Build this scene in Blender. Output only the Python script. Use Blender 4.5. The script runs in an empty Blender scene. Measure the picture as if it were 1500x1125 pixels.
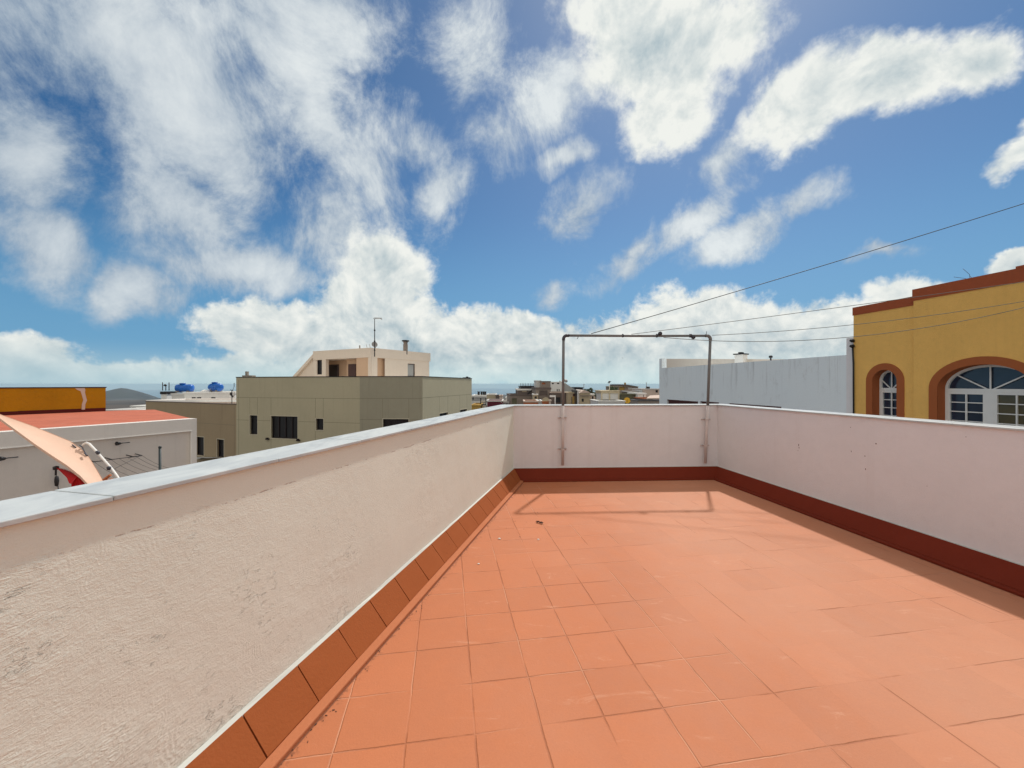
import bpy, bmesh, math, random
from math import sin, cos, tan, pi, radians, sqrt, atan2, hypot
from mathutils import Vector, Matrix, Euler
random.seed(7)
scene = bpy.context.scene
C = scene.collection
CZ = 1.58          # eye height above the terrace origin
F = 590.0          # focal length, in pixels of a 1500 px wide frame
SUN_AZ, SUN_EL = 25.8, 51.8

def pz(py, Z): return CZ - (py - 562.5) / F * Z
def P(px, py, Z): return Vector(((px - 750) / F * Z, Z, pz(py, Z)))

# ------------------------------------------------------------------ materials
_mats = {}
def nt(name):
    m = bpy.data.materials.new(name); m.use_nodes = True
    t = m.node_tree; t.nodes.clear()
    return m, t
class N:
    """tiny node helper"""
    def __init__(s, t): s.t = t
    def n(s, kind, **kw):
        nd = s.t.nodes.new(kind)
        for k, v in kw.items():
            if k.startswith('i_'):
                key = k[2:]
                key = int(key) if key.isdigit() else key.replace('_', ' ')
                nd.inputs[key].default_value = v
            else: setattr(nd, k, v)
        return nd
    def l(s, a, b): s.t.links.new(a, b)
    def put(s, v, inp):
        if isinstance(v, bpy.types.NodeSocket): s.l(v, inp)
        else: inp.default_value = v
    def m(s, op, a, b=0.0, c=0.0, clamp=False):
        nd = s.n('ShaderNodeMath', operation=op, use_clamp=clamp)
        s.put(a, nd.inputs[0]); s.put(b, nd.inputs[1]); s.put(c, nd.inputs[2])
        return nd.outputs[0]
    def vm(s, op, a, b=(0, 0, 0)):
        nd = s.n('ShaderNodeVectorMath', operation=op)
        s.put(a, nd.inputs[0]); s.put(b, nd.inputs[1])
        return nd.outputs[0]
    def noise(s, vec, scale, detail=4, rough=.55, dist=0.0, out='Fac'):
        nd = s.n('ShaderNodeTexNoise', i_Scale=scale, i_Detail=detail, i_Roughness=rough, i_Distortion=dist)
        s.l(vec, nd.inputs['Vector']); return nd.outputs[out]
    def map(s, v, a, b, c=0.0, d=1.0, smooth=True):
        nd = s.n('ShaderNodeMapRange'); nd.interpolation_type = 'SMOOTHSTEP' if smooth else 'LINEAR'
        s.put(v, nd.inputs[0]); s.put(a, nd.inputs[1]); s.put(b, nd.inputs[2]); s.put(c, nd.inputs[3]); s.put(d, nd.inputs[4])
        return nd.outputs[0]
    def mix(s, f, a, b, mode='MIX'):
        nd = s.n('ShaderNodeMix', data_type='RGBA', blend_type=mode)
        s.put(f, nd.inputs[0])
        for v, i in ((a, 6), (b, 7)):
            if isinstance(v, (tuple, list)) and len(v) == 3: v = (*v, 1)
            s.put(v, nd.inputs[i])
        return nd.outputs[2]
    def scalev(s, vec, sc, rot=(0, 0, 0), loc=(0, 0, 0)):
        nd = s.n('ShaderNodeMapping'); nd.inputs['Scale'].default_value = sc
        nd.inputs['Rotation'].default_value = rot; nd.inputs['Location'].default_value = loc
        s.l(vec, nd.inputs['Vector']); return nd.outputs[0]
    def pos(s): return s.n('ShaderNodeNewGeometry').outputs['Position']
    def finish(s, col, rough=.8, height=None, dist=.01, strength=1.0, metal=0.0, spec=.3, **kw):
        b = s.n('ShaderNodeBsdfPrincipled')
        if isinstance(col, (tuple, list)) and len(col) == 3: col = (*col, 1)
        s.put(col, b.inputs['Base Color']); s.put(rough, b.inputs['Roughness'])
        b.inputs['Metallic'].default_value = metal
        b.inputs['Specular IOR Level'].default_value = spec
        if height is not None:
            bp = s.n('ShaderNodeBump', i_Strength=strength, i_Distance=dist)
            s.l(height, bp.inputs['Height']); s.l(bp.outputs[0], b.inputs['Normal'])
        o = s.n('ShaderNodeOutputMaterial'); s.l(b.outputs[0], o.inputs[0])
        return b
def hexlin(r, g, b):
    f = lambda c: ((c / 255 + .055) / 1.055) ** 2.4 if c > 10 else c / 255 / 12.92
    return (f(r), f(g), f(b))
def wallmat(name, col, var=.12, streak=.0, bump=.004, bscale=60, rough=.88, streak_col=(.12, .11, .10), grime=.0, patch=1.2):
    """painted render: blotchy paint, rain streaks, fine stucco grain"""
    if name in _mats: return _mats[name]
    m, t = nt(name); k = N(t); p = k.pos()
    a = k.noise(p, patch, 6, .6); b = k.noise(p, patch * 9, 4, .6)
    f = k.m('ADD', k.m('MULTIPLY', k.m('SUBTRACT', a, .5), 2 * var), k.m('MULTIPLY', k.m('SUBTRACT', b, .5), var))
    f = k.m('ADD', f, 1.0)
    mul = k.n('ShaderNodeVectorMath', operation='SCALE'); mul.inputs[0].default_value = col; k.l(f, mul.inputs['Scale'])
    c = mul.outputs[0]
    if streak:
        sv = k.scalev(p, (3.2, 3.2, .16))
        sn = k.map(k.noise(sv, 1.6, 5, .65), .52, .74, 0, streak)
        c = k.mix(sn, c, streak_col)
    if grime:
        g = k.map(k.noise(p, 4.5, 8, .7), .56, .75, 0, grime)
        c = k.mix(g, c, streak_col)
    h = k.noise(p, bscale, 5, .65)
    k.finish(c, rough, h, bump, 1.0)
    _mats[name] = m; return m
def plain(name, col, rough=.5, metal=0.0, var=.06, scale=8, spec=.4):
    if name in _mats: return _mats[name]
    m, t = nt(name); k = N(t); p = k.pos()
    f = k.m('ADD', k.m('MULTIPLY', k.m('SUBTRACT', k.noise(p, scale, 5, .6), .5), 2 * var), 1.0)
    mul = k.n('ShaderNodeVectorMath', operation='SCALE'); mul.inputs[0].default_value = col; k.l(f, mul.inputs['Scale'])
    k.finish(mul.outputs[0], rough, metal=metal, spec=spec)
    _mats[name] = m; return m

def left_stucco():
    m, t = nt('rough_stucco'); k = N(t); p = k.pos()
    # axes along the wall: s (horizontal, along the parapet), z
    sv = k.scalev(p, (1, 1, 1), (0, 0, -radians(90 - 14.0)))
    w = k.vm('ADD', sv, k.vm('MULTIPLY', k.vm('SUBTRACT', k.noise(sv, 3.5, 3, .5, out='Color'), (.5, .5, .5)), (.12, .12, .10)))
    ridg = k.noise(k.scalev(w, (14, 14, 70)), 1.0, 6, .62, .6)           # horizontal trowel drags
    ridg = k.m('ABSOLUTE', k.m('SUBTRACT', ridg, .5))
    # curved sweeps of the trowel: arcs round scattered centres, broken up
    sxz = k.n('ShaderNodeSeparateXYZ'); k.l(w, sxz.inputs[0]); flat = k.n('ShaderNodeCombineXYZ'); k.l(sxz.outputs['X'], flat.inputs[0]); k.l(sxz.outputs['Z'], flat.inputs[1])
    def arcs(scale, off, freq):
        q = k.vm('ADD', flat.outputs[0], (off, off * 1.7, 0))
        q = k.vm('ADD', q, k.vm('MULTIPLY', k.vm('SUBTRACT', k.noise(q, 14, 3, .6, out='Color'), (.5, .5, .5)), (.02, .02, 0)))
        vor = k.n('ShaderNodeTexVoronoi', i_Scale=scale); vor.voronoi_dimensions = '2D'; k.l(q, vor.inputs['Vector'])
        dd = vor.outputs['Distance']
        ring = k.m('MULTIPLY', k.map(dd, .20, .30), k.map(dd, .62, .46))
        sect = k.map(k.noise(q, scale * 1.6, 2, .5), .52, .62)
        a = k.m('SINE', k.m('MULTIPLY', k.m('ADD', dd, k.m('MULTIPLY', k.noise(q, 8, 4, .6), .12)), freq))
        return k.m('MULTIPLY', k.m('MULTIPLY', a, ring), sect)
    arcm = k.m('MULTIPLY', k.m('ADD', arcs(2.3, .0, 190), arcs(3.4, 5.3, 130)), .085)
    lumps = k.noise(sv, 22, 5, .6)
    grain = k.noise(sv, 160, 4, .7)
    patch = k.map(k.noise(k.scalev(sv, (1.0, 1.0, 2.0)), 1.1, 3, .5), .42, .62, .30, 1.0)
    # rougher at the near (south) end of the wall
    sep = k.n('ShaderNodeSeparateXYZ'); k.l(p, sep.inputs[0])
    near = k.map(sep.outputs['Y'], 3.2, .9, .30, 1.25); z_ = sep.outputs['Z']
    ridg2 = k.m('ABSOLUTE', k.m('SUBTRACT', k.noise(k.scalev(w, (34, 34, 95), (.0, .35, .0)), 1.0, 5, .6, .8), .5))
    h = k.m('ADD', k.m('MULTIPLY', ridg, 1.3), k.m('ADD', k.m('MULTIPLY', ridg2, 1.2), k.m('MULTIPLY', lumps, 1.7)))
    h = k.m('ADD', h, arcm)
    cr = k.noise(k.scalev(w, (9, 9, 30), (.0, .25, .0)), 1.0, 7, .68, .5)
    clus = k.map(k.noise(sv, 3.1, 4, .65), .50, .64)
    crev = k.m('MULTIPLY', k.m('MULTIPLY', k.m('MULTIPLY', k.map(k.m('ABSOLUTE', k.m('SUBTRACT', cr, .5)), .009, .0), k.map(z_, 1.13, 1.08, 0, 1)), clus), k.map(k.noise(sv, 26, 3, .6), .46, .58))
    cz = k.m('ABSOLUTE', k.m('SUBTRACT', k.m('ADD', z_, k.m('MULTIPLY', k.noise(sv, 9, 5, .7), .022)), 1.112))
    crease = k.m('MULTIPLY', k.map(cz, .0045, .0), k.map(k.noise(sv, 7, 6, .75), .50, .60))
    h = k.m('SUBTRACT', h, k.m('MULTIPLY', crease, .8))
    h = k.m('MULTIPLY', h, k.map(z_, 1.13, 1.09, .45, 1.0))
    h = k.m('SUBTRACT', h, k.m('MULTIPLY', crev, .8))
    h = k.m('MULTIPLY', k.m('MULTIPLY', h, patch), near); crev = k.m('MULTIPLY', crev, near, clamp=True)
    h = k.m('ADD', h, k.m('MULTIPLY', grain, .26))
    h = k.m('ADD', h, k.m('MULTIPLY', k.noise(sv, 1.6, 2, .5), 2.2))
    var = k.m('ADD', k.m('MULTIPLY', k.m('SUBTRACT', k.noise(sv, 1.3, 5, .6), .5), .12), 1.0)
    mul = k.n('ShaderNodeVectorMath', operation='SCALE'); mul.inputs[0].default_value = (.77, .82, .74); k.l(var, mul.inputs['Scale'])
    dirt = k.m('MULTIPLY', k.map(k.noise(sv, 38, 4, .7), .68, .80), .30)
    c = k.mix(dirt, mul.outputs[0], (.42, .31, .25)); c = k.mix(k.m('MULTIPLY', crev, .16), c, (.38, .32, .25)); c = k.mix(k.m('MULTIPLY', crease, .75), c, (.30, .20, .16))
    k.finish(c, .85, h, .0050, 1.0, spec=.2)
    return m
def floor_mat():
    m, t = nt('painted_floor_tiles'); k = N(t); p = k.pos()
    yaw = radians(9.19); ox, oy, ts = -.3555, 2.975, .30
    sub = k.vm('SUBTRACT', p, (ox, oy, 0))
    q = k.scalev(sub, (1 / ts, 1 / ts, 1 / ts), (0, 0, 0))
    rot = k.n('ShaderNodeVectorRotate'); rot.rotation_type = 'Z_AXIS'; rot.inputs['Angle'].default_value = -yaw
    k.l(q, rot.inputs['Vector']); q = rot.outputs[0]
    wob = k.vm('MULTIPLY', k.vm('SUBTRACT', k.noise(q, 2.5, 3, .6, out='Color'), (.5, .5, .5)), (.035, .035, 0))
    q2 = k.vm('ADD', q, wob)
    sep = k.n('ShaderNodeSeparateXYZ'); k.l(q2, sep.inputs[0])
    def line(v, other, seed):
        fr = k.m('SUBTRACT', v, k.m('ROUND', v))
        d = k.m('ABSOLUTE', fr)
        idx = k.m('ROUND', v)
        cmb = k.n('ShaderNodeCombineXYZ'); k.put(k.m('MULTIPLY', idx, 3.71), cmb.inputs[0]); k.put(other, cmb.inputs[1]); cmb.inputs[2].default_value = seed
        return d, cmb.outputs[0]
    dx, cx = line(sep.outputs['X'], sep.outputs['Y'], 1.3)
    dy, cy = line(sep.outputs['Y'], sep.outputs['X'], 7.9)
    # the paint has filled many joints towards the right / centre: joint visibility varies
    gp = k.n('ShaderNodeSeparateXYZ'); k.l(p, gp.inputs[0])
    big = k.noise(p, .55, 2, .5)
    rightfade = k.map(gp.outputs['X'], .35, 1.7, 0.0, .19)
    backfade = k.map(gp.outputs['Y'], 3.2, 4.6, 0.0, .06)
    thr = k.m('ADD', k.m('ADD', .345, k.m('MULTIPLY', rightfade, .58)), backfade)
    vis_x = k.map(k.m('ADD', k.noise(cx, .55, 4, .6), k.m('MULTIPLY', k.m('SUBTRACT', big, .5), .35)), thr, k.m('ADD', thr, .16))
    vis_y = k.map(k.m('ADD', k.noise(cy, .55, 4, .6), k.m('MULTIPLY', k.m('SUBTRACT', big, .5), .35)), thr, k.m('ADD', thr, .16))
    gx = k.m('MULTIPLY', k.map(dx, .022, .004), vis_x)
    gy = k.m('MULTIPLY', k.map(dy, .022, .004), vis_y)
    groove = k.m('MAXIMUM', gx, gy)
    ex = k.m('MULTIPLY', k.map(dx, .016, .003), vis_x); ey = k.m('MULTIPLY', k.map(dy, .014, .003), vis_y)
    line_m = k.m('MAXIMUM', ex, ey)
    # per tile value
    fl = k.vm('FLOOR', q2); wn = k.n('ShaderNodeTexWhiteNoise'); k.l(fl, wn.inputs['Vector'])
    a = k.noise(p, .9, 5, .6); b = k.noise(p, 9, 6, .65); g = k.noise(p, 120, 3, .7)
    f = k.m('ADD', k.m('MULTIPLY', k.m('SUBTRACT', a, .5), .20), k.m('MULTIPLY', k.m('SUBTRACT', b, .5), .13))
    f = k.m('ADD', f, k.m('MULTIPLY', k.m('SUBTRACT', wn.outputs['Value'], .5), .075))
    f = k.m('ADD', f, k.m('MULTIPLY', k.m('SUBTRACT', g, .5), .16))
    f = k.m('ADD', f, 1.0)
    # dusty paler zone in the trafficked middle/right
    dust = k.m('ADD', k.map(gp.outputs['X'], .1, 2.4, 0, .55), k.m('MULTIPLY', k.m('SUBTRACT', k.noise(p, .8, 4, .6), .5), .9), clamp=True)
    base = k.mix(dust, (.455, .152, .062), (.49, .240, .145))
    sc = k.n('ShaderNodeVectorMath', operation='SCALE'); k.l(base, sc.inputs[0]); k.l(f, sc.inputs['Scale'])
    c = sc.outputs[0]
    # joints: mostly dirty darker, here and there pale lime
    pale = k.map(k.noise(p, 1.3, 3, .6), .46, .56)
    jc = k.mix(pale, (.30, .10, .045), (.62, .32, .20))
    c = k.mix(k.m('MULTIPLY', line_m, .62), c, jc)
    # soft dirt either side of some joints and stains
    soft = k.m('MULTIPLY', k.m('MAXIMUM', k.m('MULTIPLY', k.map(dx, .07, .0), vis_x), k.m('MULTIPLY', k.map(dy, .07, .0), vis_y)), k.map(k.noise(p, 2.6, 5, .7), .52, .70, 0, .40))
    c = k.mix(soft, c, (.36, .12, .05))
    stain = k.m('MULTIPLY', k.map(k.noise(p, 2.6, 10, .78, .6), .56, .74), .50)
    c = k.mix(stain, c, (.42, .155, .075))
    scuff = k.map(k.noise(k.scalev(p, (1.0, 3.2, 1.0), (0, 0, .5)), 2.2, 9, .75, .8), .58, .74, 0, .42)
    c = k.mix(scuff, c, (.66, .38, .25))
    speck = k.map(k.noise(p, 55, 3, .8), .77, .82, 0, .6)
    c = k.mix(speck, c, (.25, .09, .05))
    X_, Y_ = gp.outputs['X'], gp.outputs['Y']
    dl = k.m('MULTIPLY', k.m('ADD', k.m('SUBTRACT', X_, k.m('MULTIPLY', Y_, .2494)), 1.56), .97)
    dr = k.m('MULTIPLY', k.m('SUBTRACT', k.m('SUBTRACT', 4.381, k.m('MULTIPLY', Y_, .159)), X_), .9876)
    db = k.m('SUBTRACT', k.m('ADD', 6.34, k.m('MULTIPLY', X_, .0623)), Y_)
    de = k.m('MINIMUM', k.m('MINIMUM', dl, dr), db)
    edge_dark = k.m('MAXIMUM', k.map(de, .204, .197), k.m('MULTIPLY', k.map(de, .245, .195), k.map(k.noise(p, 24, 6, .75), .50, .62, 0, .85)))  # darker line on the floor along the ledges, ragged outwards by noise
    c = k.mix(k.m('MULTIPLY', edge_dark, .85), c, (.13, .045, .02))
    hh = k.m('ADD', k.m('MULTIPLY', groove, -1.0), k.m('ADD', k.m('MULTIPLY', g, .25), k.m('MULTIPLY', k.noise(p, 14, 4, .6), .5)))
    hh = k.m('ADD', hh, k.m('MULTIPLY', wn.outputs['Value'], .25))
    k.finish(c, k.m('ADD', .62, k.m('MULTIPLY', b, .2)), hh, .0035, 1.0, spec=.35)
    return m
def skirt_mat(name, c0, c1):
    m, t = nt(name); k = N(t); p = k.pos()
    f = k.noise(p, 3, 6, .65)
    c = k.mix(f, c0, c1)
    d = k.map(k.noise(p, 11, 6, .7), .62, .75, 0, .35)
    c = k.mix(d, c, tuple(x * .5 for x in c0))
    h = k.noise(p, 60, 5, .65)
    k.finish(c, .75, h, .0022, 1.0, spec=.12)
    return m
def marble():
    m, t = nt('coping_marble'); k = N(t); p = k.pos()
    v = k.noise(k.scalev(p, (5, 1.6, 5), (0, 0, radians(14))), 1.4, 7, .62, .8)
    c = k.mix(k.map(v, .35, .68), (.52, .55, .545), (.38, .41, .42))
    d = k.map(k.noise(p, 18, 6, .7), .60, .78, 0, .30)
    c = k.mix(d, c, (.45, .40, .34))
    k.finish(c, .42, k.noise(p, 40, 3, .6), .0008, 1.0, spec=.4)
    return m
def blue_render(name='weathered_blue_white_render'):
    m, t = nt(name); k = N(t); p = k.pos()
    sep = k.n('ShaderNodeSeparateXYZ'); k.l(p, sep.inputs[0])
    a = k.noise(p, .5, 6, .6)
    c = k.mix(a, (.74, .82, .87), (.82, .88, .90))
    sv = k.scalev(p, (5, 5, .30))
    topw = k.map(sep.outputs['Z'], .9, 2.42, 0.05, 1.0)
    s = k.m('MULTIPLY', k.map(k.noise(sv, 1.3, 6, .7), .50, .72, 0, .50), topw)
    c = k.mix(s, c, (.30, .31, .33))
    g = k.m('MULTIPLY', k.map(k.noise(k.scalev(p, (1, 1, .6)), 2.0, 8, .72), .55, .72, 0, .35), 1.0)
    c = k.mix(g, c, (.42, .43, .44))
    k.finish(c, .9, k.noise(p, 25, 6, .65), .006, 1.0, spec=.2)
    return m
def sea_mat():
    m, t = nt('sea_water'); k = N(t); p = k.pos()
    c = k.mix(k.noise(k.scalev(p, (.0002, .0006, 1)), 1, 5, .6), (.020, .075, .13), (.035, .11, .17))
    k.finish(c, .35, k.noise(p, .02, 4, .6), 3.0, 1.0, spec=.5)
    return m
def land_mat(nm='dry_volcanic_land', c0=(.050, .050, .052), c1=(.115, .100, .088)):
    m, t = nt(nm); k = N(t); p = k.pos()
    a = k.noise(p, .0016, 9, .68); b = k.noise(p, .012, 7, .7)
    c = k.mix(k.map(a, .38, .62), c0, c1)
    c = k.mix(k.map(b, .5, .72, 0, .6), c, (.045, .06, .04))
    k.finish(c, .95, b, 6.0, 1.0, spec=.1)
    return m
def fabric(name, col, trans=.25):
    m, t = nt(name); k = N(t); p = k.pos()
    w = k.n('ShaderNodeTexWave', i_Scale=90.0, i_Distortion=1.0); k.l(p, w.inputs['Vector'])
    f = k.m('ADD', k.m('MULTIPLY', k.m('SUBTRACT', k.noise(p, 3, 5, .6), .5), .14), 1.0)
    mul = k.n('ShaderNodeVectorMath', operation='SCALE'); mul.inputs[0].default_value = col; k.l(f, mul.inputs['Scale'])
    b = k.n('ShaderNodeBsdfPrincipled'); k.l(mul.outputs[0], b.inputs['Base Color']); b.inputs['Roughness'].default_value = .9
    tr = k.n('ShaderNodeBsdfTranslucent'); k.l(mul.outputs[0], tr.inputs[0])
    mx = k.n('ShaderNodeMixShader', i_0=trans); k.l(b.outputs[0], mx.inputs[1]); k.l(tr.outputs[0], mx.inputs[2])
    o = k.n('ShaderNodeOutputMaterial'); k.l(mx.outputs[0], o.inputs[0])
    return m
def glassmat(name, col=(.02, .03, .05), rough=.08):
    m, t = nt(name); k = N(t); p = k.pos()
    c = k.mix(k.noise(p, 1.5, 4, .6), col, tuple(x * 2.2 for x in col))
    k.finish(c, rough, k.noise(p, 2.0, 2, .5), .004, 1.0, spec=.6)
    return m

M = {}
M['stucco'] = left_stucco()
M['plaster'] = wallmat('lilac_white_plaster', (.76, .75, .765), .08, .16, .0026, 90, streak_col=(.58, .52, .51), grime=.16)
M['floor'] = floor_mat()
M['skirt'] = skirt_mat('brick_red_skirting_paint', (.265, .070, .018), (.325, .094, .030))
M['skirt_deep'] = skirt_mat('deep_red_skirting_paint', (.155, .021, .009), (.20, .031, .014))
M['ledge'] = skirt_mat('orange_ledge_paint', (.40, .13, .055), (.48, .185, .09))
M['chip'] = plain('exposed_dark_mortar', (.16, .11, .10), .95)
M['joint'] = plain('dark_joint_mortar', (.09, .035, .02), .9)
M['bead'] = plain('white_caulk_bead', (.52, .53, .48), .6)
M['marble'] = marble()
M['galv'] = plain('weathered_galvanised_steel', (.185, .185, .185), .55, .2, .12, 12)
M['galv_dark'] = plain('dark_elbow_metal', (.06, .06, .075), .45, .3, .2, 25)
M['pole_paint'] = plain('wall_paint_on_pipe', (.60, .53, .51), .7, 0, .08, 20)
M['black'] = plain('black_plastic', (.015, .015, .017), .5)
M['cable'] = plain('grey_cable_sheath', (.045, .05, .055), .6)
M['cable_light'] = plain('pale_cable_sheath', (.15, .15, .14), .6)
M['ochre'] = wallmat('ochre_stucco', (.86, .515, .145), .13, .08, .014, 42, streak_col=(.36, .17, .04), grime=.12)
M['terracotta'] = wallmat('terracotta_band_paint', (.36, .088, .034), .10, .20, .003, 60, streak_col=(.14, .05, .03), grime=.2)
M['reveal'] = wallmat('terracotta_surround_paint', (.36, .105, .034), .08, 0, .003, 60)
M['frame_white'] = plain('white_window_lacquer', (.72, .74, .73), .4)
M['glass'] = glassmat('dark_window_glass', (.010, .018, .035))
M['glass_room'] = glassmat('window_glass_with_room_behind', (.045, .040, .020), .15)
M['curtain'] = plain('curtain_cloth', (.16, .12, .06), .9, 0, .3, 6)
M['blue'] = blue_render()
M['cream_wall'] = wallmat('cream_side_wall', (.66, .60, .53), .08, .25, .004, 40, streak_col=(.35, .32, .28))
M['brown_louvre'] = plain('red_brown_louvres', (.11, .035, .03), .6)
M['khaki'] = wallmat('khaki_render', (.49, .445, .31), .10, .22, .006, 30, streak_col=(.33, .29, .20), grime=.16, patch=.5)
M['khaki_shaded'] = wallmat('shaded_khaki_render', (.36, .335, .25), .10, .22, .004, 45, streak_col=(.14, .13, .10), patch=.5)  # same khaki render, the middle facade's shade put into its colour
M['khaki_brown'] = wallmat('brown_khaki_render', (.36, .28, .18), .10, .24, .004, 45, streak_col=(.15, .12, .08), grime=.15, patch=.5)
M['khaki_joint'] = plain('render_joint_line', (.22, .20, .14), .9)  # darker strips that draw the panel joints of the facades
M['khaki_trim'] = plain('pale_window_trim_render', (.60, .55, .42), .9)
M['shutter'] = plain('dark_brown_shutters', (.022, .013, .014), .5)
M['dark_void'] = plain('dark_window_opening', (.012, .011, .013), .4)
M['penthouse'] = wallmat('cream_pink_render', (.82, .70, .57), .06, .10, .003, 40, streak_col=(.42, .33, .27))
M['penthouse_in'] = wallmat('peach_porch_render', (.68, .46, .30), .06, .05, .003, 40)
M['door_brown'] = plain('brown_door_wood', (.075, .03, .022), .5)
M['door_grey'] = plain('grey_brown_door', (.10, .07, .065), .5)
M['concrete'] = wallmat('bare_concrete', (.30, .27, .23), .15, .3, .006, 30, streak_col=(.12, .11, .10), grime=.3)
M['white'] = wallmat('white_render', (.82, .81, .77), .06, .15, .003, 30, streak_col=(.4, .38, .35))
M['white_grey'] = wallmat('grey_white_render', (.62, .61, .58), .08, .15, .003, 30, streak_col=(.3, .28, .26))
M['grey_front'] = wallmat('light_grey_render', (.70, .67, .62), .06, .14, .004, 60, streak_col=(.30, .28, .26), grime=.08)
M['grey_panel'] = wallmat('warm_grey_panel_render', (.64, .60, .55), .07, .10, .004, 60, streak_col=(.26, .24, .22), grime=.10)
M['roof_red'] = wallmat('faded_terracotta_roof_paint', (.44, .125, .07), .30, .0, .010, 12, grime=.55, streak_col=(.58, .26, .18), patch=1.6)
M['orange_wall'] = wallmat('orange_ochre_paint', (.46, .225, .004), .22, .12, .014, 16, streak_col=(.26, .11, .01), grime=.40)
M['maroon'] = wallmat('maroon_base_paint', (.10, .012, .010), .10, 0, .003, 30)
M['patch'] = wallmat('bare_plaster_patch', (.62, .54, .45), .1, 0, .004, 60)
M['patio'] = wallmat('patio_tiles', (.28, .20, .16), .1, 0, .002, 20)
M['peach'] = fabric('peach_canvas', (.80, .56, .42), .2)
M['red'] = fabric('red_canvas', (.55, .012, .014), .25)
M['whitepole'] = plain('white_painted_tube', (.78, .76, .72), .35)
M['dark_green'] = plain('dark_green_post', (.03, .045, .05), .5)
M['tank_blue'] = plain('blue_tank_plastic', (.012, .12, .46), .35, 0, .10, 2)
M['rust'] = wallmat('rust_orange_render', (.42, .135, .055), .15, .25, .004, 20, streak_col=(.2, .07, .04), grime=.3)
M['brick'] = wallmat('raw_brown_blockwork', (.27, .225, .19), .22, .3, .010, 14, streak_col=(.08, .07, .06), grime=.5)
M['brick_dark'] = wallmat('dark_brown_render', (.15, .12, .105), .2, .3, .008, 14, streak_col=(.05, .045, .04), grime=.4)
M['beige'] = wallmat('beige_render', (.52, .44, .30), .1, .25, .003, 20, streak_col=(.3, .25, .18), grime=.15)
M['pinkish'] = wallmat('pinkish_beige_render', (.56, .45, .38), .1, .2, .003, 20, streak_col=(.3, .24, .2))
M['mustard'] = wallmat('mustard_render', (.42, .27, .07), .1, .25, .003, 20, streak_col=(.2, .13, .05), grime=.2)
M['olive'] = wallmat('olive_concrete', (.15, .145, .09), .18, .3, .006, 14, streak_col=(.07, .07, .05), grime=.4)
M['wine'] = wallmat('wine_red_render', (.12, .02, .035), .12, .2, .003, 20, streak_col=(.05, .015, .02))
M['roof_grey'] = wallmat('grey_roof_sheet', (.40, .40, .38), .1, .1, .003, 10)
M['steel_dark'] = plain('dark_steel', (.03, .028, .03), .5, .3)
M['leaf'] = plain('dusty_green_leaves', (.05, .075, .03), .7, 0, .3, 3)
M['bark'] = plain('brown_bark', (.09, .06, .04), .9)
M['yellow'] = plain('yellow_dish_paint', (.75, .42, .02), .5)
M['dishgrey'] = plain('grey_dish_paint', (.33, .31, .29), .5)
M['hill'] = land_mat('bare_volcanic_hill', (.022, .023, .027), (.055, .052, .050)); M['sea'] = sea_mat(); M['land'] = land_mat()
M['asphalt'] = wallmat('street_asphalt', (.055, .055, .055), .1, 0, .01, 30)
M['pebble'] = plain('white_pebble', (.75, .73, .68), .8, 0, .1, 60)
M['twig'] = plain('dry_brown_twig', (.06, .025, .015), .9)

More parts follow.
